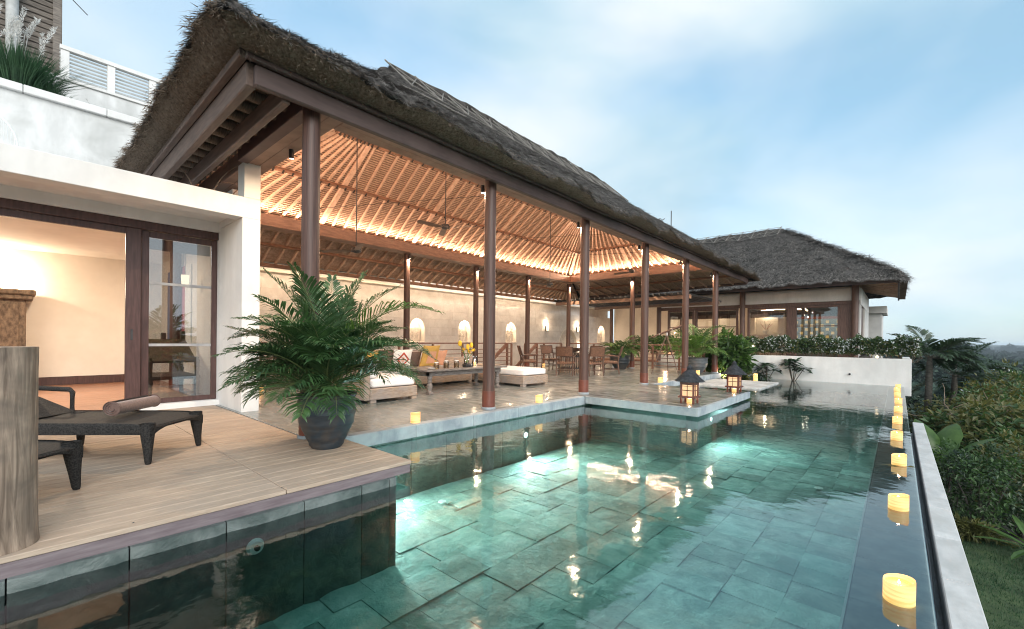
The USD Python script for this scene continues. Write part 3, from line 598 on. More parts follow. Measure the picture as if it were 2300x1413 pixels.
    put(P, 'eave_matting', MB().add([(-5.1, 1.66, 4.15), (-13, 1.66, 4.15), (-13, 2.4, 4.33), (-5.1, 2.4, 4.33)], [[0, 1, 2, 3]]), 'thatch_lip')
    put(P, 'eave_infill', MB().box((-5.40, 1.67, 4.05), (-5.125, 2.24, 4.12)).box((-5.20, 2.241, 4.05), (-5.125, 21.5, 4.115)), 'mat_dark')
    put(P, 'eave_matting', MB().add([(-5.1, 1.6, 4.12), (-5.1, 21.6, 4.12), (-5.42, 21.6, 4.33), (-5.42, 1.6, 4.33)], [[0, 1, 2, 3]]), 'thatch_lip')
    # thatch
    rect = (-14.3, -4.66, 1.20, 22.05)
    planes = [(4.17+.735*-4.66, -.735, 0.0), (4.40-.66*1.20, 0.0, .66), (4.10+.455*22.05, 0.0, -.455), (3.75+.62*14.3, .62, 0.0)]
    prn = lambda x, y: 0.06+0.10*np.exp(-np.clip(np.minimum(y-1.2, 9)*.8+np.clip(x+5.2, -9, 0)*-.0, 0, None)/0.7)
    zf = lambda x, y: thatch_surface(x, y, rect, planes, 3, prn)+.22*np.exp(-np.clip(y-1.2, 0, 9)/1.3)*np.exp(-np.clip(-4.66-x, 0, 9)/1.6)+.30*np.exp(-np.abs(x-RXM)/.42)*np.clip((y-4.6)/1.0, 0, 1)*np.clip((16.2-y)/1.0, 0, 1)
    def axis(a, b, n):                                    # finer near both rims
        m = np.linspace(a+.3, b-.3, n); e = np.array([0, .03, .07, .12, .2]); return np.concatenate([a+e, m, (b-e)[::-1]])
    xs, ys = axis(rect[0], rect[1], 80), axis(rect[2], rect[3], 170)
    X, Y = np.meshgrid(xs, ys, indexing='ij'); Z = zf(X, Y)
    rim = lambda x, y: 0.11*(meshkit.fbm(np.stack([x*3, y*3, 0*x+.5], -1), 3, 31)-.5)*2
    ox = np.zeros_like(X); oy = np.zeros_like(Y)
    ox[-1] += rim(X[-1], Y[-1]); oy[:, 0] += rim(X[:, 0], Y[:, 0])
    top = MB().grid(np.stack([X+ox, Y+oy, Z], -1)[:, ::-1])
    th = put(P, 'thatch_roof', top, 'thatch', smooth=True)
    # cut face of the thatch between the lip and the eave boards
    def cut(outer, inner, seed):
        outer, inner = np.asarray(outer), np.asarray(inner); m = 7
        G = np.stack([outer+(inner-outer)*t for t in np.linspace(0, 1, m)], 0)
        G[1:-1, :, 2] -= 0.05*np.sin(np.linspace(0, PI, m))[1:-1, None]
        G += (meshkit.fbm(G*6, 3, seed)[..., None]-.5)*[.04, .04, .05]
        return MB().grid(G)
    oF = np.stack([X[-1]+ox[-1], Y[-1], Z[-1]], -1); iF = np.stack([np.full_like(ys, -5.0), np.clip(ys, 1.5, 21.7), np.full_like(ys, 4.10)], -1)
    put(P, 'thatch_edge', cut(oF, iF, 3), 'thatch_lip', smooth=True)
    oN = np.stack([X[:, 0], Y[:, 0]+oy[:, 0], Z[:, 0]], -1); iN = np.stack([np.clip(xs, -13.9, -5.0), np.full_like(xs, 1.48), np.full_like(xs, 4.145)], -1)
    put(P, 'thatch_edge', cut(oN, iN, 5), 'thatch_lip', smooth=True)
    oE = np.stack([X[:, -1], Y[:, -1], Z[:, -1]], -1); iE = np.stack([np.clip(xs, -13.9, -5.0), np.full_like(xs, 21.62), np.linspace(3.72, 3.97, len(xs))], -1)
    put(P, 'thatch_edge', cut(oE, iE, 6), 'thatch_lip', smooth=True)
    oB = np.stack([X[0], Y[0], Z[0]], -1); iB = np.stack([np.full_like(ys, -13.8), np.clip(ys, 1.5, 21.7), np.full_like(ys, 3.42)], -1)
    put(P, 'thatch_edge', cut(oB, iB, 8), 'thatch_lip', smooth=True)
    sb = MB(); n = 60000
    yy = 1.24+20.7*rng.uniform(0, 1, n)**1.35; xx = -4.68-rng.uniform(0, 1, n)**1.15*4.1; strands(sb, xx, yy, zf, .17, .0065)
    n = 26000; xx = rng.uniform(-13.5, -4.68, n); yy = 1.22+rng.uniform(0, 1, n)**1.3*3.6; strands(sb, xx, yy, zf, .17, .0065)
    n = 9000; xx = rng.uniform(-9, -4.7, n); yy = rng.uniform(15, 22, n); strands(sb, xx, yy, zf, .17, .008)
    n = 12000; yy = 1.24+20.7*rng.uniform(0, 1, n)**1.4; strands(sb, np.full(n, -4.69)-rng.uniform(0, .12, n), yy, zf, .12, .007, jit=.7, sag=.35)
    n = 6000; strands(sb, rng.uniform(-13, -4.7, n), 1.22+rng.uniform(0, .12, n), zf, .13, .007, jit=.7, sag=.35)
    put(th, 'straw', sb, 'straw', kind='stuff')
    lb = MB()
    for a, b in zip(oF[:-1], oF[1:]): lip_strands(lb, a, b, max(6, int(np.linalg.norm(b-a)*330/(1+a[1]*.12))), (.8, 0, -.35), .085, .005)
    for a, b in zip(oN[:-1], oN[1:]): lip_strands(lb, a, b, max(4, int(np.linalg.norm(b-a)*420)), (0, -.9, -.35), .085, .005)
    for q in np.linspace(.08, .92, 8):
        for (o, i_) in ((oF, iF), (oN, iN)):
            for a, b in zip(o[:-1]*(1-q)+i_[:-1]*q, o[1:]*(1-q)+i_[1:]*q): lip_strands(lb, a-[0, 0, .03], b-[0, 0, .03], max(2, int(np.linalg.norm(b-a)*120/(1+a[1]*.15))), (.25, -.2, -.8), .04, .004, .7)
    put(th, 'lip_straw', lb, 'straw_brown', kind='stuff')
    ridge = MB().tube([(RXM+.1, y, zf(np.array([RXM+.1]), np.array([y]))[0]-.02) for y in np.linspace(5.5, 15.3, 40)], .14, 10)
    put(P, 'ridge_cap', ridge, 'thatch', smooth=True)
    sm = lambda x, y: float(zf(np.full(41, x), np.linspace(y-1.4, y+1.4, 41)).mean())
    top_ = lambda y: (RXM+.06, y, sm(RXM+.06, np.clip(y, 6.6, 14.2))+.13)
    low_ = lambda y: (RXM+1.0, y, sm(RXM+1.0, np.clip(y, 6.6, 14.2))+.10)
    bamboo_lattice(P, 5.45, 15.2, 0.81, top_, low_, None)
    put(P, 'bamboo_pole', MB().tube([(-7.45, y, float(zf(np.array([-7.45]), np.array([y]))[0])+.05) for y in np.linspace(5.0, 6.75, 6)], .018, 6), 'bamboo')
    # tie wires across the roof space
    for a, b in (((RX0, 4.0, 4.32), (RX1, 9.3, 4.9)), ((RX0, 8.6, 4.3), (RX1, 13.6, 4.7)), ((RX0, 12.2, 4.3), (RX1, 16.6, 4.6))):
        put(P, 'tie_wire', MB().tube([a, b], .006, 5), 'wire')
    M_ = Thing('roof_antenna', 'thin upright antenna rod on the far end of the pavilion roof', 'antenna', (-6.74, 17, 5.6))
    put(M_, 'rod', MB().tube([(-6.74, 17, 5.3), (-6.74, 17, 6.33)], .018, 6), 'metal_dark')
    put(M_, 'loop', MB().tube([(-6.95+.1*math.cos(t), 16.6+.1*math.sin(t), 5.95+.04*math.sin(2*t)) for t in np.linspace(0, 6.2, 20)], .008, 5), 'metal_dark')
    # cove strips on the ring beam
    for c in ((-11.85, 10.0, ZT-.02), (-5.59, 10.0, ZT-.02)):
        lamp_light('RectLight', c, (-np.sign(c[0]+8.7)*.72, 0, .69), 105.0, WARM, width=14.6, height=.05, nm='cove_glow')
    lamp_light('RectLight', (RXM, 17.53, ZT-.02), (0, -.72, .69), 58.0, WARM, width=6.0, height=.05, nm='cove_glow')
    lamp_light('RectLight', (RXM, 2.68, ZT-.02), (0, .72, .69), 58.0, WARM, width=6.0, height=.05, nm='cove_glow')
build_pavilion()
lamp_light('RectLight', (-14.10, 11.5, 3.30), (-.9, 0, -.5), 42.0, WARM2, width=17.0, height=.05, nm='wall_wash')  # unseen light strip behind the rear eave, placed to light the stone wall

def spot(x, y, z, label, power=24.0):
    T = Thing('spotlight', label, 'lamp', (x, y, z), group='small spotlights at the pavilion column heads')
    put(T, 'housing', MB().lathe([(0, .13), (.035, .13), (.038, .0), (.030, -.002), (.030, .02), (0, .02)], (x, y, z), 14), 'metal_dark', smooth=40)
    put(T, 'bulb', MB().lathe([(0, .006), (.029, .006), (.029, .004), (0, .003)], (x, y, z), 14), 'spot_disc')
    lamp_light('DiskLight', (x, y, z-.01), (0, 0, -1), power, WARM2, radius=.03, nm='spot_glow')
nm_f = ['first', 'second', 'third', 'fourth', 'fifth', 'sixth']
for i, y in enumerate(COLY):
    if i: spot(CXF-.17, y-.03, 3.76, f'small lit spotlight at the head of the {nm_f[i]} front column from the potted palm')
for i, y in enumerate(COLY[2:]): spot(CXB+.16, y, 3.80, f'small lit spotlight at the head of the {("nearest", "second", "third", "corner")[i]} visible rear column')
spot(-8.75, 17.68, 3.80, 'small lit spotlight on the middle column of the far pavilion end')
spot(-6.75, 2.66, 3.84, 'small lit spotlight under the near end beam beside the white pillar', 20.0)
# ------------------------------------------------------------------ back stone wall with niches
WX = -15.0
def arch(yc, z0, w, h, n=12):
    r = w/2; zs = h-r*1.25
    pts = [(yc-r, z0), (yc+r, z0)]+[(yc+r*math.cos(a), z0+zs+1.25*r*math.sin(a)) for a in np.linspace(0, PI, n)]
    return Polygon(pts)
NICHES = [(10.98, 1.08, .74, 0.96), (13.63, 1.08, .74, 0.98), (16.85, 1.08, .80, 1.0), (26.0, 1.08, .95, 1.1)]
def YZ(x, d=1):      # polygons in (y, z) extruded along +x from x
    return frame_m((x, 0, 0), (0, 1, 0), (0, 0, 1), (1, 0, 0))
def build_backwall():
    W = Thing('stone_wall', 'long pale stone clad wall with lit arched niches behind the railing', 'wall', (WX, 14, 0))
    put(W, 'wall_core', MB().box((WX-.5, 2.6, -1.2), (WX-.30, 27.4, 3.6)), 'stone_block')
    cut = None
    holes = [arch(*q) for q in NICHES]
    big = arch(22.1, .55, 2.0, 1.35)
    allh = holes+[big]
    h = 0.355; z = -1.15; row = 0; cnt = 0
    while z < 3.24:
        y = 2.6-(row % 3)*.31
        while y < 27.4:
            L = rng.choice([.62, .86, 1.1]) if y < 15 else rng.choice([.9, 1.3])
            a, b = max(y, 2.6), min(y+L, 27.4); zb = min(z+h, 3.26)
            if b-a > .08:
                pg = sbox(a+.0015, z+.0015, b-.0015, zb-.0015)
                for q in allh: pg = pg.difference(q.buffer(.05))
                if not pg.is_empty and pg.area > .003 and cnt < 298:
                    put(W, 'stone_block', MB().poly(pg, .30+rng.uniform(-.002, .003), YZ(WX-.30)), 'stone_block'); cnt += 1
            y += L
        z += h; row += 1
    put(W, 'cornice', MB().box((WX-.3, 2.6, 3.27), (WX+.10, 27.4, 3.36), .012), 'cream_wall')
    put(W, 'parapet_band', MB().box((WX-.3, 2.6, 3.362), (WX+.06, 27.4, 4.0), .01), 'stone_block')
    for (yc, z0, w, hh), hole in zip(NICHES, holes):
        ring = hole.buffer(.047).difference(hole.buffer(0.0))
        nprim = put(W, 'niche', MB().poly(ring, .30, YZ(WX-.298)), 'cream_wall')
        put(nprim, 'niche_sill', MB().box((WX-.29, yc-w/2-.05, z0-.055), (WX+.05, yc+w/2+.05, z0-.004), .01), 'cream_wall')
        put(nprim, 'relief_panel', MB().box((WX-.27, yc-w*.40, z0+.001), (WX-.20, yc+w*.40, z0+hh*.60), .01), 'relief')
        fig = MB()
        for k in range(4):
            yy = yc+(k-1.5)*w*.19
            fig.lathe([(0, .0), (.045, .01), (.035, .15), (.05, .24), (.02, .28), (.032, .32), (.028, .36), (0, .38)], (WX-.20, yy, z0+.04), 8, sx=.6)
        put(nprim, 'carved_figures', fig, 'relief', smooth=60)
        lamp_light('SphereLight', (WX-.07, yc, z0+hh-.10), (0, 0, -1), 7.0, WARM2, radius=.03, nm='niche_glow')
        put(nprim, 'niche_lamp', MB().lathe([(0, .03), (.03, .025), (.03, 0), (0, -.002)], (WX-.07, yc, z0+hh-.07), 10), 'bulb_soft')
    rng2 = big.buffer(.047).difference(big)
    nb = put(W, 'arched_recess', MB().poly(rng2, .3, YZ(WX-.298)), 'cream_wall')
    put(nb, 'recess_panel', MB().box((WX-.28, 21.2, .56), (WX-.2, 23.0, 1.5), .01), 'relief')
    lamp_light('SphereLight', (WX+.10, 23.4, .75), (0, 0, 1), 16.0, WARM2, radius=.05, nm='recess_glow')
    for i, y in enumerate((19.83, 22.99)):
        S = Thing('wall_sconce', f'slim lit wall sconce washing the stone wall {("left", "right")[i]} of the far rear column', 'lamp', (WX+.05, y, 1.85), group='wall sconces')
        put(S, 'backplate', MB().box((WX+.012, y-.07, 1.72), (WX+.03, y+.07, 2.02), .005), 'metal_dark')
        put(S, 'shade', MB().lathe([(.05, 0), (.075, .30), (.07, .30), (.045, 0)], (WX+.12, y, 1.72), 14), 'bulb_soft')
        put(S, 'bracket', MB().box((WX+.03, y-.10, 1.70), (WX+.16, y+.10, 1.712), .003), 'metal_dark')
        lamp_light('SphereLight', (WX+.14, y, 2.12), (0, 0, 1), 6.0, WARM2, radius=.04, nm='sconce_glow')
    Wk = Thing('rear_walkway', 'sunken concrete walkway between the railing and the stone wall', 'walkway', (-13.7, 12, -1), kind='structure')
    put(Wk, 'walk_floor', MB().box((-15.3, 2.5, -1.3), (-12.6, 30, -1.15)), 'terrace_tile')
build_backwall()

def railing(pts, posts, label, rails=(0.16, 0.32, 0.48, 0.64, 0.80), zt=1.04):
    T = Thing('railing', label, 'railing', (*np.mean(pts, 0)[:2], 0))
    a, b = np.array([*pts[0], 0.]), np.array([*pts[1], 0.])
    for t in posts:
        p = a+(b-a)*t; put(T, 'post', MB().box(p+[-.035, -.035, .001], p+[.035, .035, zt-.03], .004), 'rail_wood')
    put(T, 'handrail', MB().beam(a+[0, 0, zt], b+[0, 0, zt], .095, .05, b=.006), 'rail_wood')
    for z in rails: put(T, 'rail', MB().beam(a+[0, 0, z], b+[0, 0, z], .03, .028, b=.004), 'rail_wood')
railing([(-12.42, 2.75), (-12.42, 14.0)], np.linspace(0, 1, 9), 'long brown slatted timber railing along the rear of the terrace')
railing([(-12.42, 14.9), (-12.42, 17.7)], [0, .5, 1], 'short brown railing at the rear corner behind the dining chairs')
railing([(-9.0, 17.98), (-5.75, 17.98)], [0, .35, .7, 1], 'brown slatted railing behind the telescope at the far end')
railing([(-12.2, 17.98), (-9.3, 17.98)], [0, .5, 1], 'brown slatted railing behind the farther palm pot')
def stairs():
    for y, lab in ((13.3, 'slanting timber stair rail rising behind the long railing'), (15.4, 'slanting timber stair rail behind the dining chairs')):
        S = Thing('stair_rail', lab, 'stair rail', (-13.3, y, 0))
        put(S, 'stringer', MB().beam((-12.85, y-1.6, -.75), (-12.85, y+.9, 1.0), .06, .16, b=.006), 'rail_wood')
        put(S, 'newel', MB().box((-12.89, y+.86, -.3), (-12.81, y+.94, 1.05), .005), 'rail_wood')
stairs()

# ------------------------------------------------------------------ villa wing on the left with the sliding door and lit room
def build_wing():
    V = Thing('villa_wing', 'white walled villa wing with a lit room behind sliding doors', 'building', (-8.5, 0, 0))
    Y0 = -4.5
    # downstand beam and parapet, soffit, pillar
    put(V, 'parapet', MB().box((-8.08, Y0, 3.095), (-7.80, 2.60, 3.42), .006), 'white_wall')
    put(V, 'soffit', MB().box((-9.25, Y0, 3.20), (-8.082, 2.33, 3.30)), 'white_wall')
    put(V, 'lintel_wall', MB().box((-9.28, Y0, 3.03), (-8.98, 2.34, 3.198)), 'white_wall')
    put(V, 'pillar', MB().box((-9.28, 2.34, -.02), (-7.80, 2.60, 3.094), .006).box((-9.28, 2.332, 3.0941), (-8.083, 2.60, 3.30)), 'white_wall')
    put(V, 'pillar_top', MB().box((-8.10, 2.36, 3.422), (-7.80, 2.598, 3.99), .006), 'white_wall')
    put(V, 'roof_slab', MB().box((-14.6, Y0, 3.302), (-8.082, 2.36, 3.40)), 'white_wall')
    put(V, 'door_sill', MB().box((-9.25, 1.28, -.02), (-8.95, 2.34, .085), .004), 'white_wall')
    put(V, 'end_wall', MB().box((-14.75, 2.62, 0.0), (-9.30, 2.80, 3.95)), 'white_wall')
    # room
    put(V, 'room_back_wall', MB().box((-14.6, Y0, 0.0), (-14.4, 2.6, 3.3)), 'cream_wall')
    put(V, 'room_side_wall', MB().box((-14.398, 2.45, 0.03), (-9.30, 2.618, 3.06)), 'cream_wall')
    put(V, 'room_side_wall', MB().box((-14.398, Y0-.15, 0.03), (-8.1, Y0, 3.3)), 'cream_wall')
    put(V, 'room_ceiling', MB().box((-14.398, Y0, 3.06), (-9.285, 2.44, 3.19)), 'cream_wall')
    put(V, 'skirting', MB().box((-14.398, Y0, .05), (-14.375, 2.44, .24), .004), 'door_wood')
    for k, x in enumerate(np.arange(-14.38, -9.2, .17)):
        put(V, 'floor_board', MB().box((x, Y0, 0.0), (x+.166, 2.44, .048+rng.uniform(-.0005, .0005)), .002), 'room_floor')
    # door frame
    put(V, 'door_head', MB().box((-9.18, Y0, 2.90), (-9.02, 2.335, 3.028), .006), 'door_wood')
    put(V, 'door_track', MB().box((-9.12, Y0, 2.80), (-9.06, 1.30, 2.898), .004), 'door_wood')
    d = put(V, 'sliding_door', MB().box((-9.16, 1.295, .09), (-9.10, 1.395, 2.895), .005), 'door_wood')
    put(d, 'stile', MB().box((-9.16, 2.255, .09), (-9.10, 2.335, 2.895), .005), 'door_wood')
    put(d, 'stile', MB().box((-9.095, 1.10, .05), (-9.03, 1.285, 2.895), .005), 'door_wood')
    put(d, 'top_rail', MB().box((-9.155, 1.397, 2.80), (-9.105, 2.253, 2.893), .004), 'door_wood')
    put(d, 'bottom_rail', MB().box((-9.155, 1.397, .09), (-9.105, 2.253, .17), .004), 'door_wood')
    for z in (1.05, 2.06): put(d, 'glazing_bar', MB().box((-9.15, 1.397, z-.022), (-9.11, 2.253, z+.022), .003), 'metal_grey')
    put(d, 'pane', MB().box((-9.134, 1.397, .172), (-9.126, 2.253, 2.798)), 'door_glass')
    put(d, 'flush_handle', MB().box((-9.027, 1.16, 1.13), (-9.020, 1.19, 1.30), .002), 'metal_dark')
    put(V, 'blind', MB().box((-9.22, 1.40, 2.62), (-9.20, 2.25, 2.80)), 'blind')
    lamp_light('SphereLight', (-14.15, -.35, 2.35), (0, 0, -1), 34.0, ROOM, radius=.06, nm='room_glow')
    lamp_light('DiskLight', (-11.5, .6, 3.04), (0, 0, -1), 44.0, ROOM, radius=.10, nm='room_glow')
    lamp_light('SphereLight', (-9.7, -2.2, 2.6), (0, 0, -1), 16.0, WARM2, radius=.08, nm='room_glow')
    # furniture in the room
    W = Thing('wardrobe', 'old carved timber wardrobe against the lit room wall', 'wardrobe', (-14.05, -.6, .05))
    put(W, 'carcass', MB().box((-14.36, -1.5, .06), (-13.70, .10, 1.92), .01), 'old_wardrobe')
    put(W, 'cornice', MB().box((-14.36, -1.58, 1.922), (-13.60, .20, 2.02), .02).box((-14.36, -1.62, 2.02), (-13.56, .24, 2.13), .03), 'old_wardrobe')
    for y in (-1.4, -.62): put(W, 'door', MB().box((-13.70, y, .2), (-13.665, y+.62, 1.82), .012), 'old_wardrobe')
    for y in (-.78, -.60): put(W, 'handle', MB().tube([(-13.65, y, 1.0), (-13.63, y, 1.05), (-13.65, y, 1.1)], .01, 6), 'metal_dark')
    B = Thing('carved_bench', 'carved dark bench with raked back inside the room behind glass', 'bench', (-10.2, 1.9, .05))
    for x, y, h in ((-10.0, 1.55, .75), (-10.0, 2.25, .75), (-11.2, 1.55, .55), (-11.2, 2.25, .55)):
        put(B, 'leg', MB().lathe([(0, 0), (.04, 0), (.035, .15), (.05, .3), (.035, .45), (.045, h-.1), (.05, h-.06), (.03, h-.03), (.04, h), (0, h+.02)], (x, y, .05), 10), 'bench_wood', smooth=50)
    put(B, 'seat', MB().box((-11.25, 1.50, .40), (-9.95, 2.30, .46), .01), 'bench_wood')
    put(B, 'back_panel', MB().beam((-10.0, 1.9, .72), (-10.9, 1.9, 1.12), .70, .04, b=.01), 'bench_wood')
    put(B, 'crest', MB().box((-10.95, 1.55, 1.10), (-10.88, 1.63, 1.30), .01).box((-10.95, 1.86, 1.10), (-10.88, 1.94, 1.26), .01).box((-10.95, 2.17, 1.10), (-10.88, 2.25, 1.30), .01), 'bench_wood')
    put(B, 'side_rail', MB().box((-11.2, 1.53, .22), (-10.0, 1.57, .38), .006), 'bench_wood')
    H = Thing('wall_hanging', 'tall striped cloth hanging on the room side wall behind glass, stripes partly painted reflections', 'wall hanging', (-12.3, 2.42, 1.9))  # stripe colours partly stand for reflections in the door glass
    for k, (a, b, c) in enumerate(((-13.5, -13.0, 'stripe_blue'), (-13.0, -12.6, 'pillow_white'), (-12.6, -12.1, 'stripe_purple'), (-12.1, -11.8, 'stripe_red'), (-11.8, -11.3, 'pillow_white'))):
        put(H, 'stripe', MB().box((a, 2.425, 1.0), (b-.004, 2.448, 2.75)), c)
    L = Thing('pendant_lamp', 'lit white pendant lamp hanging inside the room', 'lamp', (-10.7, 2.2, 2.3))
    put(L, 'cord', MB().tube([(-10.7, 2.2, 2.42), (-10.7, 2.2, 3.06)], .006, 6), 'metal_dark')
    put(L, 'shade', MB().lathe([(.0, 0), (.06, 0), (.07, .18), (0, .18)], (-10.7, 2.2, 2.24), 14), 'bulb_soft', smooth=40)
build_wing()

def build_upper():
    U = Thing('upper_retaining_wall', 'tall white retaining wall with pale coping above the wing roof', 'wall', (-14.6, 0, 4))
    put(U, 'wall_face', MB().box((-14.9, -6, 3.402), (-14.02, 9.5, 6.33)), 'old_wall')
    for k, y in enumerate(np.arange(-5.2, 9.4, 1.31)):
        put(U, 'coping_stone', MB().box((-14.92, y+.004, 6.332), (-13.93, y+1.306, 6.50), .012), 'white_wall')
    put(U, 'planter_wall', MB().box((-17.3, -6, 3.4), (-16.9, 9.5, 8.05)), 'old_wall')
    put(U, 'planter_coping', MB().box((-17.35, -6, 8.052), (-16.85, 9.5, 8.13), .01), 'white_wall')
    put(U, 'planter_soil', MB().box((-16.9, -6, 6.1), (-14.9, 9.5, 6.28)), 'soil')
    Fn = Thing('louvre_fence', 'pale grey louvred timber fence on the upper terrace', 'fence', (-17.1, 2.5, 8.1))
    for y in np.arange(.72, 8.8, .93):
        put(Fn, 'post', MB().box((-17.15, y, 8.132), (-17.03, y+.17, 8.938), .006), 'white_wall')
    put(Fn, 'top_rail', MB().box((-17.16, .7, 8.94), (-17.0, 9, 9.05), .005), 'white_wall')
    for z in (8.26, 8.36, 8.46, 8.56, 8.66, 8.76, 8.86):
        put(Fn, 'louvre', MB().beam((-17.10, .7, z), (-17.10, 9, z), .10, .035, up=(.55, 0, .8)), 'stone_top')
    T = Thing('timber_tower', 'weathered slatted timber building at the upper left corner', 'building', (-19, -2, 7))
    put(T, 'tower_core', MB().box((-20.9, -6, 6.2), (-18.03, .62, 14)), 'tower_wood')
    for z in np.arange(7.6, 14, .16): put(T, 'slat', MB().beam((-18.0, -6, z), (-18.0, .66, z), .05, .10, up=(.35, 0, .9), b=.004), 'tower_wood')
    put(T, 'corner_post', MB().box((-18.06, .60, 6.2), (-17.90, .78, 14), .01), 'tower_wood')
    for i, y in enumerate((-1.5, -.15)): put(T, 'column', MB().tube([(-17.75, y, 6.3), (-17.75, y, 14)], .12, 16), 'stone_top', smooth=40)
    S = Thing('guy_wire', 'thin dark wire running from the timber tower to the sky', 'wire', (-17.9, .7, 10))
    put(S, 'strand', MB().tube([(-17.9, .75, 11.05), (-16.6, 1.2, 9.9)], .012, 5), 'wire')
    C = Thing('woven_chair', 'white woven chair back standing on the wing roof terrace', 'chair', (-10.5, -.25, 3.4))
    put(C, 'back_hoop', MB().tube([(-10.5, -.02+.04*0, 3.4)]+[(-10.5, -.35+.33*math.cos(a), 4.15+.48*math.sin(a)) for a in np.linspace(0, PI, 14)]+[(-10.5, -.68, 3.4)], .014, 6), 'white_plastic')
    wv = MB()
    for k in range(16):
        y = -.35+.30*(k-7.5)/7.5; h = 4.15+.46*math.sqrt(max(0, 1-((y+.35)/.33)**2)); wv.tube([(-10.5, y, 3.6), (-10.5, y, h)], .005, 4)
    put(C, 'woven_back', wv, 'white_plastic'); put(C, 'seat', MB().box((-10.45, -.68, 3.72), (-9.95, -.02, 3.77), .02), 'white_plastic')
    for x, y in ((-10.4, -.6), (-10.0, -.6), (-10.4, -.1), (-10.0, -.1)): put(C, 'leg', MB().tube([(x, y, 3.41), (x, y, 3.72)], .012, 6), 'white_plastic')
build_upper()
def dead_plant():
    T = Thing('dried_branches', 'bundle of dry twisted branches on the parapet behind the pillar', 'branches', (-8.6, 2.0, 3.42))
    for k in range(9):
        a = rng.uniform(0, 6.28); p = np.array([-8.5+rng.normal(0, .1), 1.95+rng.normal(0, .12), 3.41]); pts = [p]
        d = np.array([.5*math.cos(a), .5*math.sin(a)+.2, .55])
        for i in range(7): d = d+rng.normal(0, .22, 3)+[0, 0, -.10]; pts.append(pts[-1]+d/np.linalg.norm(d)*.125)
        put(T, 'branch', MB().tube(pts, np.linspace(.012, .004, len(pts)), 5), 'dead_twig')
dead_plant()

